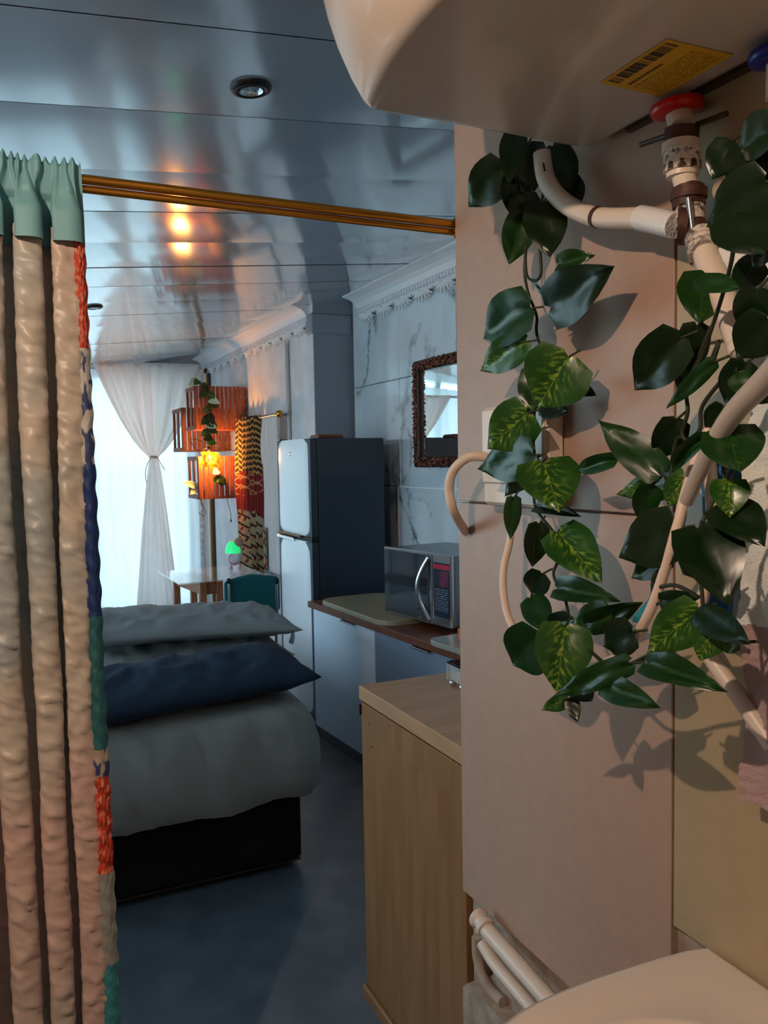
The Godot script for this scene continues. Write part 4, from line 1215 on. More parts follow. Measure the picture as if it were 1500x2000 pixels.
# ------------------------------------------------------------------ water heater
func build_heater() -> void:
	var t := thing("water_heater", "white rounded electric water heater mounted high on the tiled partition", "water heater", Vector3(0.68, 2.084, -0.80))
	var prof := [Vector2(0.893, 2.13), Vector2(0.890, 2.115), Vector2(0.884, 2.100), Vector2(0.874, 2.090), Vector2(0.86, 2.085), Vector2(0.82, 2.084), Vector2(0.74, 2.084), Vector2(0.64, 2.084), Vector2(0.55, 2.084), Vector2(0.505, 2.0841), Vector2(0.495, 2.0852), Vector2(0.4885, 2.088), Vector2(0.4835, 2.0925), Vector2(0.479, 2.099), Vector2(0.465, 2.120), Vector2(0.447, 2.155), Vector2(0.434, 2.19), Vector2(0.421, 2.24), Vector2(0.411, 2.30), Vector2(0.409, 2.36), Vector2(0.415, 2.41), Vector2(0.432, 2.447), Vector2(0.465, 2.467), Vector2(0.55, 2.475), Vector2(0.70, 2.478), Vector2(0.85, 2.478), Vector2(0.88, 2.473), Vector2(0.892, 2.455), Vector2(0.893, 2.30)]
	var nz := 44
	var cen := Vector2(0.66, 2.28)
	var P := prof.size()
	var rings := []
	for j in nz + 1:
		var v := -1.0 + 2.0 * j / nz
		v = signf(v) * pow(absf(v), 0.6)
		var e := clampf((absf(v) - 0.90) / 0.10, 0.0, 1.0)
		var ins := 0.030 * (1.0 - sqrt(maxf(0.0, 1.0 - e * e)))
		var ring := []
		for i in P:
			var p: Vector2 = prof[i]
			var k := clampf((0.893 - p.x) / 0.46, 0.0, 1.0)
			p.x -= 0.052 * k * (1.0 - v * v)
			p += (cen - p).normalized() * ins
			ring.append(Vector3(p.x, p.y, -0.80 + 0.283 * v))
		rings.append(ring)
	var st := tool()
	st.set_smooth_group(0)
	for j in nz:
		for i in P:
			var i2 := (i + 1) % P
			quad(st, rings[j][i], rings[j + 1][i], rings[j + 1][i2], rings[j][i2])
	for j in [0, nz]:
		var c3 := Vector3(cen.x, cen.y, rings[j][0].z)
		for i in P:
			if j == 0:
				triangle(st, c3, rings[j][i], rings[j][(i + 1) % P])
			else:
				triangle(st, c3, rings[j][(i + 1) % P], rings[j][i])
	var body := part(t, "body", done(st), M.enamel)
	# yellow rating sticker with barcode and fine print
	var n := fnl(141, 0.3, 2)
	var sm := mat(Color.WHITE, 0.5)
	sm.albedo_texture = tex(256, 208, func(x, y):
		var ink := Color(0.16, 0.11, 0.03)
		if y > 10 and y < 50 and x > 14 and x < 242:
			return ink if n.get_noise_1d(int(x / 2.0) * 17.0) > -0.12 else Color(0.80, 0.60, 0.07)
		if y > 72 and y < 84 and x > 20 and x < 150 and fposmod(x / 11.0, 1.0) > 0.25:
			return ink
		if y > 92 and y < 196 and x > 16 and x < 236 and fposmod(y / 11.0, 1.0) < 0.45 and n.get_noise_2d(x * 1.2, int(y / 11.0) * 50.0) > -0.05:
			return Color(0.42, 0.31, 0.05)
		return Color(0.86, 0.66, 0.08))
	sm.texture_repeat = false
	st = tool()
	st.set_smooth_group(-1)
	var cor := [Vector3(0.729, 2.0832, -0.872), Vector3(0.727, 2.0832, -0.752), Vector3(0.831, 2.0832, -0.748), Vector3(0.833, 2.0832, -0.872)]
	var uvs := [Vector2(0, 0), Vector2(1, 0), Vector2(1, 1), Vector2(0, 1)]
	for k in [0, 1, 2, 0, 2, 3]:
		st.set_uv(uvs[k])
		st.add_vertex(cor[k])
	part(body, "sticker", done(st), sm, Transform3D(), "yellow rating sticker with a barcode")
	var ring := lathe([Vector2(0.014, 0.004), Vector2(0.028, 0.004), Vector2(0.0345, 0.001), Vector2(0.036, -0.006), Vector2(0.033, -0.012), Vector2(0.024, -0.015), Vector2(0.014, -0.015)], 28)
	part(t, "hot_outlet_collar", ring, M.red_plastic, T(Vector3(0.858, 2.076, -0.868), Basis(Vector3(0, 0, 1), 0.12)), "red plastic ring")
	part(t, "cold_inlet_collar", ring, M.blue_plastic, T(Vector3(0.858, 2.076, -0.705), Basis(Vector3(0, 0, 1), 0.12)), "blue plastic ring")
	part(t, "cold_inlet_nipple", rod(Vector3(0.858, 2.07, -0.705), Vector3(0.858, 2.02, -0.705), 0.015), M.pvc)
	part(t, "wall_bracket", span(Vector3(0.885, 2.09, -1.0), Vector3(0.897, 2.45, -0.60)), M.dark_wood)

# ------------------------------------------------------------------ pipes
func build_pipes() -> void:
	var t := thing("valve_stack", "white and rusty brown pipe fittings under the red heater ring", "pipe fittings", V(PIPE_STACK[0]))
	var S := VV(PIPE_STACK)
	S[0] = Vector3(0.858, 2.066, -0.866)
	var seg := func(called: String, a: Vector3, b: Vector3, r: float, m: Material, sides := 16) -> void:
		part(t, called, rod(a, b, r, sides), m)
	seg.call("nipple", S[0], S[1], 0.017, M.pvc)
	seg.call("coupling", S[1], S[2], 0.0225, M.rust)
	seg.call("tape_ring", S[2] + Vector3(0, 0.004, 0), S[2] - Vector3(0, 0.008, 0), 0.0245, M.pvc)
	seg.call("valve_body", S[3] + Vector3(0, 0.004, 0), S[4], 0.0245, M.chipped, 8)
	seg.call("tape_ring", S[4] + Vector3(0, 0.003, 0), S[4] - Vector3(0, 0.007, 0), 0.021, M.pvc)
	seg.call("pipe_piece", S[4], S[6], 0.0155, M.pvc)
	seg.call("coupling", S[6], S[7], 0.0215, M.rust, 10)
	part(t, "coupling_clamp", rod(S[7] + Vector3(0, 0.022, 0), S[7] + Vector3(0.0, 0.010, 0), 0.0235, 16), M.rust)
	seg.call("tee_body", S[7], S[8], 0.019, M.chipped)
	seg.call("tee_body", S[8], S[9], 0.019, M.rust)
	var L := VV(PIPE_LEFT)
	part(t, "tee_collar", rod(S[8] + (L[0] - S[8]).normalized() * 0.004, L[0] + (L[0] - S[8]).normalized() * -0.004, 0.0255, 16), M.rust)
	part(t, "bolt", rod(S[8] + Vector3(-0.018, 0.03, 0.012), S[8] + Vector3(-0.012, -0.03, 0.018), 0.004, 8), M.steel)
	seg.call("end_collar", S[9] + Vector3(0, 0.006, 0), VV(PIPE_DOWN)[1], 0.0215, M.chipped)
	var pd := thing("water_pipe", "thick white pipe slanting down from the rusty fittings", "pipe", V(PIPE_DOWN[0]))
	part(pd, "pipe", tube(smooth_path(VV(PIPE_DOWN)), 0.0160, 16), M.pvc)
	part(pd, "end_cap", lathe([Vector2(0, 0.004), Vector2(0.012, 0.002), Vector2(0.0165, -0.006), Vector2(0.0165, -0.014), Vector2(0, -0.014)], 16), M.pvc, T(V(PIPE_DOWN[4]), along(V(PIPE_DOWN[4]) - V(PIPE_DOWN[3]))))
	var plf := thing("water_pipe", "curved white pipe branching left behind the leaves", "pipe", V(PIPE_LEFT[0]))
	part(plf, "sleeve", tube(smooth_path(PackedVector3Array([L[0], L[1], L[2]])), 0.0175, 16), M.tape)
	part(plf, "pipe", tube(smooth_path(L.slice(2)), 0.0150, 16), M.pvc)
	var k := L[3].lerp(L[4], 0.1)
	part(plf, "clip", tube(PackedVector3Array([k, k + (L[3] - L[4]).normalized() * 0.008]), 0.0162, 16), M.rust)
	var pr := thing("water_pipe", "short tape-wrapped white pipe branching right towards dark leaves", "pipe", V(PIPE_RIGHT[0]))
	part(pr, "pipe", tube(smooth_path(VV(PIPE_RIGHT)), 0.0195, 16), M.tape)
	var pb := thing("waste_hose", "broad dull white hose coming in from the right edge", "hose", V(PIPE_BROAD[0]))
	part(pb, "hose", tube(smooth_path(VV(PIPE_BROAD)), func(q): return 0.014 - 0.006 * q, 16), M.pvc_dull)
	var pg := thing("water_pipe", "thin white pipe slanting across the wall below the towel", "pipe", V(PIPE_DIAG[0]))
	part(pg, "pipe", tube(smooth_path(VV(PIPE_DIAG)), 0.0115, 14), M.pvc)
	var la := thing("low_water_pipe", "upper of two white pipes under the tiles beside the washbasin", "pipe", V(LOW_PIPE_A[0]))
	part(la, "pipe", tube(smooth_path(VV(LOW_PIPE_A)), 0.0165, 16), M.pvc)
	part(la, "elbow", tube(smooth_path(VV(LOW_ELBOW)), func(q): return 0.019 + 0.003 * sin(q * 9.0), 14), M.pvc)
	var lb := thing("low_water_pipe", "lower of two white pipes under the tiles beside the washbasin", "pipe", V(LOW_PIPE_B[0]))
	part(lb, "pipe", tube(smooth_path(VV(LOW_PIPE_B)), 0.0135, 16), M.pvc)
	# broken ledge of plaster under the pipes
	var pl := thing("plaster_ledge", "broken white plaster ledge with a hole below the pipes", "plaster", Vector3(0.90, 0.40, -1.42))
	part(pl, "ledge", slab(PackedVector2Array([Vector2(0.874, -1.50), Vector2(0.915, -1.50), Vector2(0.915, -0.95), Vector2(0.874, -0.95)]), 0.30, 0.46, 0.02), M.raw_wall)
	part(pl, "hole", lathe([Vector2(0.0, 0.002), Vector2(0.020, 0.0015), Vector2(0.022, -0.004)], 14), M.dark_wood, T(Vector3(0.908, 0.515, -1.452), Basis(Vector3(0, 0, 1), PI / 2) * Basis.from_scale(Vector3(1.5, 1, 0.8))))
	part(pl, "hole_rim", tube(smooth_path(PackedVector3Array([Vector3(0.905, 0.55, -1.49), Vector3(0.905, 0.50, -1.485), Vector3(0.90, 0.47, -1.44), Vector3(0.90, 0.47, -1.38)])), 0.012, 10), M.raw_wall)

# ------------------------------------------------------------------ garlands
func leaf_mesh(fold: float, droop: float) -> ArrayMesh:
	# unit leaf: base at the origin, tip at y = 1, width 1, face towards +z
	var half := [0.12, 0.43, 0.51, 0.52, 0.49, 0.42, 0.31, 0.16, 0.0]
	var back := [-0.02, -0.09, 0.0, 0.0, 0.0, 0.0, 0.0, 0.0, 0.0]
	return grid(8, 8, func(i, j):
		var u: float = i / 4.0 - 1.0
		var v: float = j / 8.0
		var w: float = half[j]
		var y: float = v + (back[j] * absf(u) if j < 2 else 0.0) - 0.05 * absf(u) * (1.0 - v)
		var z: float = fold * absf(u) * w - droop * v * v - 0.10 * u * u * w + 0.02 * sin(v * 9.0 + u * 3.0)
		return Vector3(u * w, y, z), false, null, func(i, j): return Vector2(0.5 + (i / 4.0 - 1.0) * half[j], j / 8.0))

func place_leaf(parent: Node, mesh: Mesh, base: Vector3, tip: Vector3, width: float, m: Material, facing: Vector3) -> void:
	var y := tip - base
	var x := y.normalized().cross(facing).normalized()
	var z := x.cross(y.normalized()).normalized()
	part(parent, "leaf", mesh, m, Transform3D(Basis(x * width, y, z * y.length()), base))

func garland(called: String, label: String, table: Array, stems: Array, sd: int) -> void:
	var t := thing(called, label, "garland", V(table[0]), 0.0, "artificial leaf garlands on the partition")
	for s in stems:
		part(t, "stem", tube(smooth_path(VV(s), 6), 0.0026, 6), M.stem)
	var rng := RandomNumberGenerator.new()
	rng.seed = sd
	var meshes := [leaf_mesh(0.22, 0.10), leaf_mesh(0.34, 0.18), leaf_mesh(0.12, -0.06)]
	for e in table:
		var b := Vector3(e[0], e[1], e[2])
		var p := Vector3(e[3], e[4], e[5])
		var view := (Vector3(0, 1.6, 0) - b).normalized()
		var face := (Vector3(-0.55, 0.25, 0.75) + Vector3(rng.randf_range(-0.3, 0.3), rng.randf_range(-0.2, 0.3), rng.randf_range(-0.2, 0.2))).normalized()
		face = face.lerp(view, 0.5)
		place_leaf(t, meshes[rng.randi() % 3], b, p, e[6] * 1.3, M.leaf[int(e[7])], face)
		# leaf stalk back towards the stem
		var q := b + (b - p).normalized() * 0.018 + Vector3(0.010, -0.004, 0)
		part(t, "stalk", tube(PackedVector3Array([b, q]), 0.0018, 5), M.stem)

func build_garlands() -> void:
	garland("leaf_garland", "variegated artificial leaf garland hanging over the socket box", GARLAND_SOCKET, [STEM_A, STEM_A2], 1)
	garland("leaf_garland", "lowest artificial leaf garland swagged along the cable loop", GARLAND_SWAG, [STEM_B], 2)
	garland("leaf_garland", "dark artificial leaf garland hanging over the pipes at right", GARLAND_PIPE, [STEM_C, STEM_C2, STEM_C3, STEM_C4], 3)

# ------------------------------------------------------------------ washbasin
func build_basin() -> void:
	var t := thing("washbasin", "white ceramic washbasin rim at the lower right corner", "washbasin", Vector3(0.70, 0, -0.62))
	var outline := PackedVector2Array([Vector2(0.896, -0.838), Vector2(0.863, -0.846), Vector2(0.787, -0.857), Vector2(0.701, -0.862), Vector2(0.604, -0.856), Vector2(0.535, -0.838), Vector2(0.473, -0.812), Vector2(0.43, -0.77), Vector2(0.405, -0.70), Vector2(0.40, -0.62), Vector2(0.405, -0.54), Vector2(0.43, -0.46), Vector2(0.48, -0.41), Vector2(0.58, -0.38), Vector2(0.70, -0.372), Vector2(0.82, -0.376), Vector2(0.896, -0.384)])
	var fine := PackedVector2Array()
	for i in outline.size():
		var a := outline[(i - 1 + outline.size()) % outline.size()]
		var b := outline[i]
		var c := outline[(i + 1) % outline.size()]
		var d := outline[(i + 2) % outline.size()]
		for k in 4:
			var near_wall := i == outline.size() - 1 or i == 0 or i == outline.size() - 2
			fine.append(b.lerp(c, k / 4.0) if near_wall else b.cubic_interpolate(c, a, d, k / 4.0))
	var c := Vector2(0.68, -0.62)
	var rings := [[0.30, 0.72], [0.12, 0.76], [0.035, 0.82], [0.012, 0.862], [0.003, 0.878], [0.004, 0.886], [0.014, 0.891], [0.034, 0.8915], [0.058, 0.888], [0.072, 0.885], [0.080, 0.887], [0.088, 0.884], [0.100, 0.868], [0.125, 0.82], [0.17, 0.775], [0.23, 0.757]]
	var N := fine.size()
	part(t, "bowl", grid(N, rings.size(), func(i, j):
		if j == rings.size():
			return Vector3(c.x, 0.752, c.y)
		var p: Vector2 = fine[i]
		var dirv := c - p
		var near_wall: float = smoothstep(0.72, 0.88, p.x)
		var ins: float = minf(rings[j][0] * lerpf(1.0, 0.35, near_wall), dirv.length() * 0.95)
		var q := p + dirv.normalized() * ins
		if j >= 8:
			# the bowl itself is an oval
			var a := atan2(p.y + 0.60, (p.x - 0.64) * 0.95)
			var sh: float = 1.0 - (rings[j][0] - 0.080) * 3.6
			var oval := Vector2(0.64 + 0.180 * sh * cos(a), -0.60 + 0.180 * sh * sin(a))
			q = oval if j > 8 else q.lerp(oval, 0.55)
		return Vector3(q.x, rings[j][1], q.y), true), M.ceramic)
	part(t, "pedestal", lathe([Vector2(0.0, 0.0), Vector2(0.13, 0.0), Vector2(0.12, 0.06), Vector2(0.085, 0.2), Vector2(0.08, 0.55), Vector2(0.12, 0.74), Vector2(0.0, 0.74)], 24), M.ceramic, T(Vector3(0.70, 0.0, -0.62)))
	part(t, "drain", lathe([Vector2(0.0, 0.004), Vector2(0.022, 0.003), Vector2(0.026, 0.0)], 18), M.chrome, T(Vector3(0.68, 0.753, -0.62)))

# ------------------------------------------------------------------ shower curtain and rail
func build_shower_curtain() -> void:
	var r := thing("shower_rail", "brass-coloured double curtain rail crossing below the ceiling", "curtain rail", Vector3(0.3, 2.095, -1.55))
	part(r, "tube", rod(Vector3(-0.72, 2.098, -1.55), Vector3(0.907, 2.098, -1.55), 0.0085, 14), M.brass)
	part(r, "tube", rod(Vector3(-0.72, 2.083, -1.556), Vector3(0.907, 2.083, -1.556), 0.007, 14), M.brass)
	part(r, "end_socket", lathe([Vector2(0.0, 0.006), Vector2(0.02, 0.006), Vector2(0.022, -0.006), Vector2(0.0, -0.006)], 18), M.brass, T(Vector3(0.911, 2.092, -1.552), Basis(Vector3(0, 0, 1), PI / 2)))
	var t := thing("shower_curtain", "satin tie-dyed shower curtain with teal heading and ruched coloured edge", "shower curtain", Vector3(-0.2, 0, -1.55))
	var dye := fnl(151, 1.0, 3)
	var crease := fnl(152, 1.0, 4)
	var cell := fnl(153, 1.0, 2)
	var zc := -1.55
	# one folded sheet; i counts along its width from the free edge leftwards
	var NI := 260
	var folds := [0.0, 0.062, 0.118, 0.190, 0.262, 0.34, 0.42, 0.52, 0.62, 0.72, 0.82]
	var amp := [0.020, 0.040, 0.044, 0.040, 0.046, 0.042, 0.045, 0.04, 0.04, 0.04, 0.04]
	var point := func(s: float, y: float) -> Vector3:
		# s: 0 at the free edge .. 0.82 at the wall; folds deepen downwards
		var k := 0
		while k < folds.size() - 2 and s > folds[k + 1]:
			k += 1
		var f: float = clampf((s - folds[k]) / (folds[k + 1] - folds[k]), 0.0, 1.0)
		var drop: float = clampf((2.12 - y) / 1.6, 0.0, 1.0)
		var a: float = lerpf(amp[k], amp[k + 1], f) * (0.55 + 0.45 * clampf((2.12 - y) / 0.25, 0.0, 1.0))
		var ph: float = (k + f) * TAU * 0.5
		var zz: float = -cos(ph * 2.0) * a
		var xx: float = s + 0.017 * sin(ph * 4.0) * 0.9
		xx += 0.010 * crease.get_noise_2d(s * 5.0, y * 0.7) + 0.003 * crease.get_noise_2d(s * 9.0, y * 2.5)
		return Vector3(0.150 - xx * (1.0 - 0.05 * drop), y, zc + zz)
	var palette := func(s: float, y: float) -> Color:
		var cream := Color(0.52, 0.45, 0.37)
		var pinkc := Color(0.60, 0.40, 0.34)
		var greyc := Color(0.36, 0.39, 0.38)
		var d: float = dye.get_noise_2d(s * 5.0, y * 2.2)
		var band: float = sin(y * 4.6 + 0.9)     # dye follows broad rings down the cloth
		var c := cream.lerp(greyc, clampf(band * 0.8 + d * 1.8, 0.0, 1.0))
		return c.lerp(pinkc, clampf(-band * 0.8 + dye.get_noise_2d(s * 5.0 + 9.0, y * 2.0 + 4.0) * 1.1, 0.0, 0.85))
	var NJ := 320
	var y0 := 0.10
	var y1 := 2.005
	var f2 := func(i, j):
		var s: float = 0.014 + (0.82 - 0.014) * pow(i / float(NI), 1.15)
		var y: float = lerpf(y0, y1, j / float(NJ))
		var p: Vector3 = point.call(s, y)
		# satin crinkles: sharp little ridges slanting across the folds
		var w: float = 1.0 - absf(crease.get_noise_2d(s * 34.0 + y * 5.0, y * 9.0 - s * 30.0)) * 3.4
		var w1: float = 1.0 - absf(crease.get_noise_2d(s * 70.0 - y * 18.0 + 40.0, y * 16.0 + s * 40.0)) * 3.4
		var w2: float = crease.get_noise_2d(s * 60.0 + 5.0, y * 38.0)
		return p + Vector3(0.002 * w2, 0, 0.0075 * pow(maxf(w, 0.0), 2.0) + 0.0040 * pow(maxf(w1, 0.0), 2.0) + 0.0012 * w2)
	part(t, "body", grid(NI, NJ, f2, false, func(i, j): return palette.call(0.014 + 0.806 * pow(i / float(NI), 1.15), lerpf(y0, y1, j / float(NJ)))), M.satin)
	# gathered teal heading: a pocket round the rail with a frill on top
	var head := mat(Color(0.43, 0.64, 0.67), 0.6)
	for side in [1.0, -1.0]:
		part(t, "heading", grid(420, 30, func(i, j):
			var s: float = 0.80 * i / 420.0
			var y: float = lerpf(1.978, 2.124, j / 30.0)
			var p: Vector3 = point.call(s, y)
			var fine2: float = sin(s * 420.0 + 6.0 * cell.get_noise_2d(s * 14.0, 1.0) + y * 5.0)
			var wide2: float = sin(s * 118.0 + 4.0 * cell.get_noise_2d(s * 9.0, 7.0))
			var top: float = clampf((y - 2.03) / 0.07, 0.0, 1.0)
			var hang: float = (p.z - zc) * (1.0 - 0.75 * top) + 0.008 * (1.0 - top)
			var depth: float = (0.016 if absf(y - 2.092) < 0.03 else 0.010) + 0.006 * (1.0 - top)
			var zz: float = zc + hang + side * depth + (0.0045 * fine2 + 0.009 * wide2) * (0.35 + 0.65 * top) * side
			if y > 2.06:
				zz = zc + side * maxf(0.0115, side * (zz - zc)) if y < 2.115 else zc + side * 0.004 + 0.006 * fine2 + 0.005 * wide2
			return Vector3(lerpf(p.x + 0.002, 0.151 - s, top) + 0.003 * wide2 * top, y + (0.005 * fine2 + 0.005 * cell.get_noise_2d(s * 60.0, 3.0)) * clampf((y - 2.10) / 0.03, 0.0, 1.0), zz)), head)
	# ruched strip along the free edge, pieced from coloured cloths
	var bands := [[1.985, 1.801, Color(0.70, 0.24, 0.15), "orange"], [1.801, 1.60, Color(0.70, 0.69, 0.66), "white"], [1.60, 1.33, Color(0.08, 0.19, 0.40), "blue"], [1.33, 1.09, Color(0.14, 0.36, 0.38), "teal"], [1.09, 1.04, Color(0.66, 0.60, 0.54), "white"], [1.04, 0.862, Color(0.72, 0.22, 0.12), "orange"], [0.862, 0.69, Color(0.55, 0.56, 0.54), "grey"], [0.69, 0.10, Color(0.22, 0.52, 0.56), "teal"]]
	var spotted := mat(Color.WHITE, 0.6)
	spotted.vertex_color_use_as_albedo = true
	for b in bands:
		var ruche: float = 0.0045 if b[3] == "orange" else 0.0016
		var bt: float = b[0]
		var bb: float = b[1]
		var rows := int((bt - bb) / 0.004)
		var base: Color = b[2].srgb_to_linear()
		part(t, "edge_band", grid(14, rows, func(i, j):
			var y: float = lerpf(bb, bt, j / float(rows))
			var u: float = i / 14.0
			var p: Vector3 = point.call(0.0, y)
			var bumpy: float = cell.get_noise_2d(u * 6.0 + y * 3.0, y * 42.0) + 0.6 * sin(y * 190.0 + u * 4.0)
			var fall: float = clampf((2.0 - y) / 1.4, 0.0, 1.0)
			var right: float = 0.152 + 0.008 * fall
			return Vector3(right - (0.019 + 0.012 * fall) * (1.0 - u) + 0.0014 * sin(y * 120.0) * u, y, zc + 0.026 + 0.008 * sin(PI * u) + ruche * bumpy), false, func(i, j):
			var y: float = lerpf(bb, bt, j / float(rows))
			if b[3] == "white" and cell.get_noise_2d(i * 0.09 + y * 7.0, y * 17.0) > 0.12:
				return Color(0.03, 0.05, 0.14)
			if b[3] == "orange" and cell.get_noise_2d(i * 0.3, y * 60.0) > 0.25:
				return base.lerp(Color(0.75, 0.40, 0.28), 0.5)
			return base), spotted)

# ------------------------------------------------------------------ left side, seen only in reflections
func build_left_side() -> void:
	var s := thing("metal_shelf", "black metal shelf rack by the left wall, mirrored in the microwave", "shelf", Vector3(-1.45, 0, -7.2))
	for x in [-1.66, -1.24]:
		for z in [-7.65, -6.75]:
			part(s, "post", span(Vector3(x - 0.012, 0, z - 0.012), Vector3(x + 0.012, 1.25, z + 0.012), 0.002), M.black_metal)
	for y in [0.28, 0.70, 1.12]:
		part(s, "shelf", span(Vector3(-1.67, y, -7.66), Vector3(-1.23, y + 0.018, -6.74), 0.002), M.black_metal)
	var c := thing("brown_curtain", "brown curtain on the left wall, mirrored in the microwave door", "curtain", Vector3(-1.62, 0, -6.3))
	part(c, "panel", grid(60, 8, func(i, j):
		return Vector3(-1.62 + 0.03 * sin(i * 0.75), lerpf(0.05, 2.2, j / 8.0), lerpf(-6.6, -6.0, i / 60.0))), M.brown_wood)
	part(c, "rod", rod(Vector3(-1.62, 2.21, -6.65), Vector3(-1.62, 2.21, -5.95), 0.012), M.dark_wood)

# ------------------------------------------------------------------ measured places (metres) of leaves, stems, cables and pipes
const GARLAND_SOCKET := [
	[0.805,2.134,-1.175, 0.776,2.055,-1.154, 0.034,1],
	[0.819,2.105,-1.235, 0.790,2.054,-1.312, 0.058,1],
	[0.819,2.007,-1.172, 0.805,1.928,-1.196, 0.043,1],
	[0.819,2.009,-1.119, 0.819,1.918,-1.102, 0.053,0],
	[0.834,2.083,-1.214, 0.834,2.013,-1.218, 0.042,0],
	[0.863,2.055,-1.124, 0.863,1.986,-1.102, 0.047,0],
	[0.834,2.126,-1.182, 0.848,2.048,-1.190, 0.048,0],
	[0.848,2.106,-1.128, 0.863,2.023,-1.102, 0.043,0],
	[0.819,2.039,-1.175, 0.834,1.989,-1.183, 0.041,0],
	[0.819,1.903,-1.077, 0.834,1.907,-1.018, 0.026,1],
	[0.819,1.838,-1.098, 0.805,1.868,-0.950, 0.063,0],
	[0.819,1.848,-1.154, 0.790,1.816,-1.292, 0.069,1],
	[0.819,1.794,-1.167, 0.790,1.755,-1.285, 0.046,2],
	[0.834,1.748,-1.166, 0.819,1.667,-1.156, 0.039,1],
	[0.819,1.755,-1.053, 0.790,1.677,-1.102, 0.084,2],
	[0.848,1.715,-1.085, 0.848,1.696,-1.028, 0.021,0],
	[0.834,1.684,-1.148, 0.848,1.670,-1.087, 0.027,0],
	[0.805,1.672,-1.144, 0.776,1.616,-1.221, 0.065,2],
	[0.805,1.603,-1.132, 0.790,1.580,-1.269, 0.057,1],
	[0.819,1.596,-1.147, 0.805,1.532,-1.212, 0.036,0],
	[0.805,1.590,-1.102, 0.776,1.522,-1.022, 0.076,2],
	[0.805,1.594,-0.929, 0.790,1.575,-1.019, 0.020,1],
	[0.819,1.514,-1.138, 0.819,1.513,-1.041, 0.023,0],
	[0.805,1.529,-1.188, 0.805,1.456,-1.199, 0.023,1],
	[0.805,1.488,-1.115, 0.805,1.409,-1.135, 0.031,0],
	[0.805,1.478,-1.063, 0.776,1.426,-0.932, 0.056,2],
	[0.790,1.410,-1.085, 0.790,1.367,-1.127, 0.034,0],
	[0.776,1.394,-1.025, 0.776,1.401,-0.906, 0.031,1],
	[0.776,1.369,-1.098, 0.761,1.324,-1.028, 0.036,1],
]
const GARLAND_SWAG := [
	[0.732,1.327,-1.011, 0.718,1.262,-1.083, 0.063,1],
	[0.718,1.358,-0.934, 0.689,1.275,-0.911, 0.061,2],
	[0.747,1.388,-0.876, 0.747,1.355,-0.954, 0.029,1],
	[0.747,1.361,-0.916, 0.747,1.403,-0.818, 0.028,0],
	[0.732,1.372,-0.811, 0.732,1.338,-0.877, 0.038,0],
	[0.703,1.425,-0.674, 0.674,1.372,-0.721, 0.040,2],
	[0.689,1.426,-0.660, 0.660,1.410,-0.563, 0.026,0],
	[0.689,1.413,-0.639, 0.674,1.377,-0.644, 0.027,2],
	[0.689,1.351,-0.737, 0.674,1.358,-0.625, 0.028,1],
	[0.689,1.403,-0.606, 0.689,1.390,-0.634, 0.013,2],
	[0.703,1.339,-0.787, 0.689,1.267,-0.916, 0.025,1],
	[0.703,1.261,-0.909, 0.703,1.232,-0.967, 0.017,2],
	[0.703,1.264,-0.902, 0.703,1.235,-0.887, 0.016,0],
	[0.703,1.301,-0.832, 0.689,1.304,-0.729, 0.027,1],
	[0.718,1.280,-0.902, 0.718,1.265,-0.874, 0.024,0],
	[0.718,1.423,-0.747, 0.718,1.436,-0.689, 0.018,0],
	[0.747,1.362,-0.961, 0.747,1.336,-1.031, 0.023,0],
]
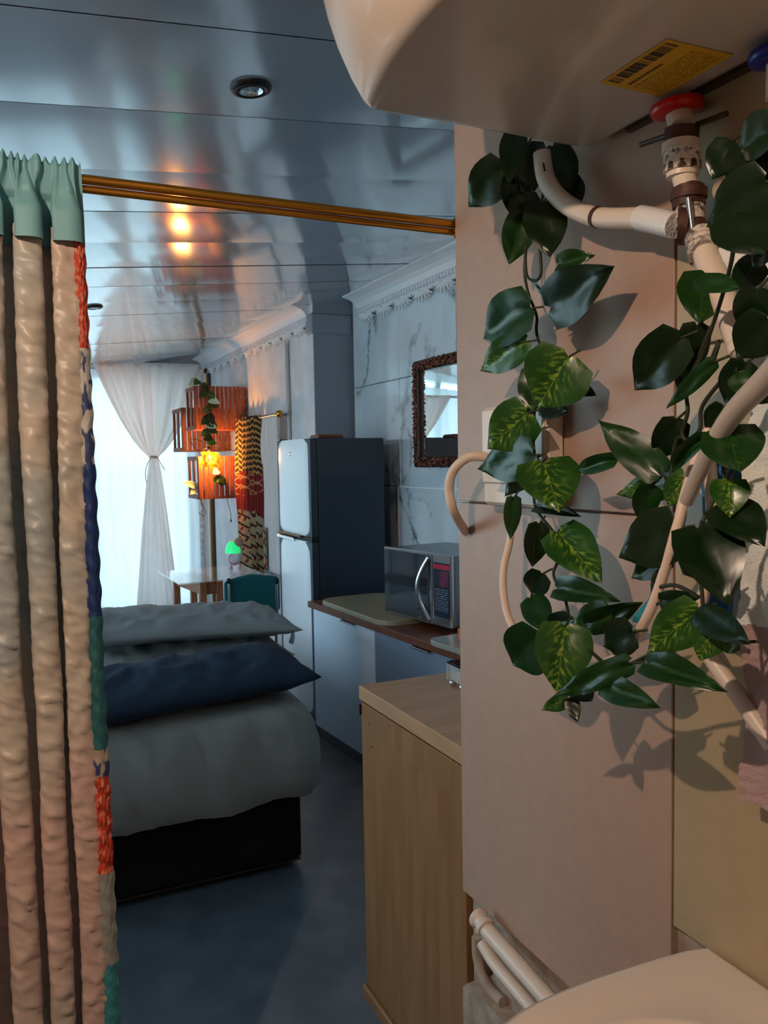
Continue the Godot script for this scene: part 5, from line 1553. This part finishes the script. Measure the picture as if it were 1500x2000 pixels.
const GARLAND_PIPE := [
	[0.747,1.509,-0.751, 0.732,1.467,-0.834, 0.055,0],
	[0.761,1.472,-0.777, 0.761,1.432,-0.857, 0.027,1],
	[0.689,1.517,-0.660, 0.660,1.456,-0.594, 0.053,0],
	[0.703,1.543,-0.642, 0.689,1.512,-0.577, 0.039,0],
	[0.703,1.570,-0.634, 0.689,1.536,-0.618, 0.030,2],
	[0.703,1.626,-0.635, 0.674,1.578,-0.593, 0.047,1],
	[0.761,1.577,-0.797, 0.747,1.645,-0.893, 0.036,1],
	[0.776,1.643,-0.783, 0.776,1.588,-0.816, 0.032,0],
	[0.732,1.620,-0.693, 0.747,1.572,-0.779, 0.016,1],
	[0.776,1.568,-0.774, 0.776,1.546,-0.887, 0.032,2],
	[0.761,1.559,-0.811, 0.761,1.512,-0.835, 0.026,1],
	[0.761,1.570,-0.755, 0.747,1.535,-0.767, 0.026,2],
	[0.747,1.477,-0.715, 0.747,1.452,-0.745, 0.032,0],
	[0.747,1.464,-0.700, 0.747,1.475,-0.735, 0.023,0],
	[0.761,1.741,-0.761, 0.747,1.680,-0.837, 0.048,0],
	[0.790,1.757,-0.763, 0.790,1.680,-0.795, 0.032,0],
	[0.761,1.706,-0.711, 0.761,1.658,-0.783, 0.016,1],
	[0.805,1.822,-0.764, 0.776,1.755,-0.748, 0.048,1],
	[0.718,1.793,-0.692, 0.718,1.771,-0.631, 0.019,1],
	[0.718,1.929,-0.648, 0.703,1.891,-0.660, 0.030,0],
	[0.703,1.868,-0.592, 0.703,1.844,-0.664, 0.045,0],
	[0.703,1.849,-0.632, 0.689,1.791,-0.579, 0.046,0],
	[0.703,1.804,-0.586, 0.703,1.788,-0.610, 0.015,0],
	[0.718,1.768,-0.613, 0.718,1.726,-0.631, 0.029,0],
	[0.718,1.735,-0.599, 0.718,1.699,-0.641, 0.037,0],
	[0.689,1.665,-0.571, 0.689,1.649,-0.592, 0.017,2],
	[0.703,1.918,-0.586, 0.703,1.913,-0.635, 0.035,0],
	[0.718,1.912,-0.621, 0.718,1.868,-0.628, 0.041,0],
	[0.718,1.841,-0.602, 0.718,1.817,-0.631, 0.034,0],
	[0.747,1.803,-0.635, 0.747,1.783,-0.673, 0.026,0],
	[0.761,1.700,-0.664, 0.761,1.655,-0.695, 0.030,0],
	[0.776,1.654,-0.708, 0.776,1.630,-0.739, 0.021,0],
	[0.747,1.687,-0.663, 0.747,1.661,-0.642, 0.022,1],
]
const STEM_A := [[0.848,2.157,-1.202], [0.834,2.103,-1.221], [0.834,2.022,-1.198], [0.834,1.961,-1.189], [0.834,1.918,-1.193], [0.834,1.880,-1.183], [0.834,1.838,-1.159], [0.834,1.809,-1.159], [0.834,1.762,-1.141], [0.834,1.729,-1.160], [0.834,1.674,-1.167], [0.834,1.629,-1.170], [0.834,1.599,-1.167], [0.834,1.561,-1.167], [0.819,1.514,-1.144], [0.805,1.475,-1.074], [0.805,1.438,-1.063], [0.790,1.411,-1.056], [0.776,1.381,-1.009], [0.761,1.358,-0.980]]
const STEM_A2 := [[0.826,2.105,-1.140], [0.826,2.054,-1.122], [0.826,1.999,-1.138], [0.826,1.948,-1.138], [0.826,1.902,-1.135], [0.826,1.894,-1.154], [0.826,1.910,-1.176], [0.826,1.958,-1.179]]
const STEM_B := [[0.761,1.358,-0.980], [0.747,1.332,-0.937], [0.732,1.327,-0.890], [0.718,1.324,-0.845], [0.718,1.332,-0.805], [0.718,1.352,-0.766], [0.718,1.375,-0.715], [0.703,1.413,-0.671], [0.703,1.430,-0.668]]
const STEM_C := [[0.732,1.919,-0.637], [0.732,1.857,-0.655], [0.747,1.812,-0.673], [0.776,1.751,-0.726], [0.776,1.704,-0.751], [0.776,1.699,-0.761], [0.776,1.696,-0.739], [0.776,1.732,-0.716], [0.776,1.700,-0.728]]
const STEM_C2 := [[0.776,1.751,-0.728], [0.776,1.715,-0.748], [0.776,1.680,-0.766], [0.776,1.652,-0.764], [0.776,1.626,-0.773], [0.776,1.615,-0.761], [0.776,1.630,-0.744], [0.776,1.657,-0.741], [0.776,1.686,-0.711]]
const STEM_C3 := [[0.776,1.615,-0.761], [0.776,1.620,-0.780], [0.776,1.588,-0.790], [0.761,1.545,-0.774], [0.761,1.535,-0.753], [0.761,1.501,-0.760], [0.761,1.471,-0.770], [0.747,1.448,-0.789], [0.747,1.433,-0.786], [0.732,1.442,-0.738], [0.718,1.436,-0.689]]
const STEM_C4 := [[0.718,1.629,-0.668], [0.718,1.596,-0.657], [0.718,1.567,-0.654], [0.718,1.548,-0.668], [0.703,1.516,-0.673], [0.703,1.484,-0.673], [0.703,1.430,-0.668]]
const CABLE_EDGE := [[0.848,1.600,-1.340], [0.819,1.601,-1.360], [0.805,1.575,-1.395], [0.805,1.538,-1.412], [0.819,1.493,-1.420], [0.892,1.443,-1.498]]
const CABLE_LOOP := [[0.848,1.512,-1.256], [0.834,1.449,-1.244], [0.819,1.403,-1.241], [0.805,1.359,-1.222], [0.790,1.316,-1.180], [0.776,1.291,-1.108], [0.768,1.284,-1.027], [0.761,1.291,-0.944], [0.761,1.314,-0.887], [0.754,1.352,-0.837], [0.747,1.401,-0.796], [0.747,1.449,-0.774], [0.747,1.503,-0.754], [0.761,1.556,-0.750], [0.776,1.606,-0.744], [0.790,1.638,-0.739]]
const CABLE_SIDE := [[0.819,1.606,-0.773], [0.819,1.568,-0.767], [0.819,1.512,-0.764], [0.819,1.467,-0.768], [0.819,1.420,-0.777], [0.819,1.396,-0.786]]
const PIPE_BROAD := [[0.660,1.690,-0.526], [0.674,1.671,-0.563], [0.689,1.639,-0.618], [0.703,1.597,-0.664], [0.718,1.545,-0.708]]
const PIPE_DIAG := [[0.848,1.358,-0.818], [0.848,1.320,-0.782], [0.848,1.282,-0.739], [0.848,1.219,-0.671]]
const PIPE_DOWN := [[0.834,1.874,-0.797], [0.826,1.851,-0.784], [0.812,1.794,-0.745], [0.797,1.745,-0.711], [0.790,1.716,-0.693]]
const PIPE_LEFT := [[0.834,1.905,-0.845], [0.834,1.919,-0.877], [0.834,1.933,-0.912], [0.834,1.957,-0.999], [0.834,1.987,-1.060], [0.834,2.022,-1.105], [0.834,2.058,-1.132], [0.834,2.099,-1.141]]
const PIPE_RIGHT := [[0.848,1.852,-0.792], [0.848,1.838,-0.755], [0.848,1.823,-0.716], [0.848,1.812,-0.681]]
const PIPE_STACK := [[0.848,2.048,-0.850], [0.848,2.035,-0.848], [0.848,2.013,-0.850], [0.848,2.002,-0.847], [0.848,1.978,-0.847], [0.848,1.965,-0.842], [0.848,1.954,-0.838], [0.848,1.928,-0.835], [0.848,1.903,-0.831], [0.848,1.875,-0.812]]
const LOW_PIPE_A := [[0.863,0.636,-1.389], [0.863,0.626,-1.290], [0.863,0.615,-1.190], [0.863,0.605,-1.102]]
const LOW_PIPE_B := [[0.863,0.598,-1.398], [0.863,0.581,-1.354], [0.863,0.571,-1.273], [0.863,0.562,-1.192], [0.863,0.557,-1.160]]
const LOW_ELBOW := [[0.863,0.644,-1.418], [0.863,0.642,-1.402], [0.863,0.636,-1.383]]
const ROD := [[0.874,2.054,-0.954], [0.874,2.048,-0.896], [0.874,2.039,-0.797]]
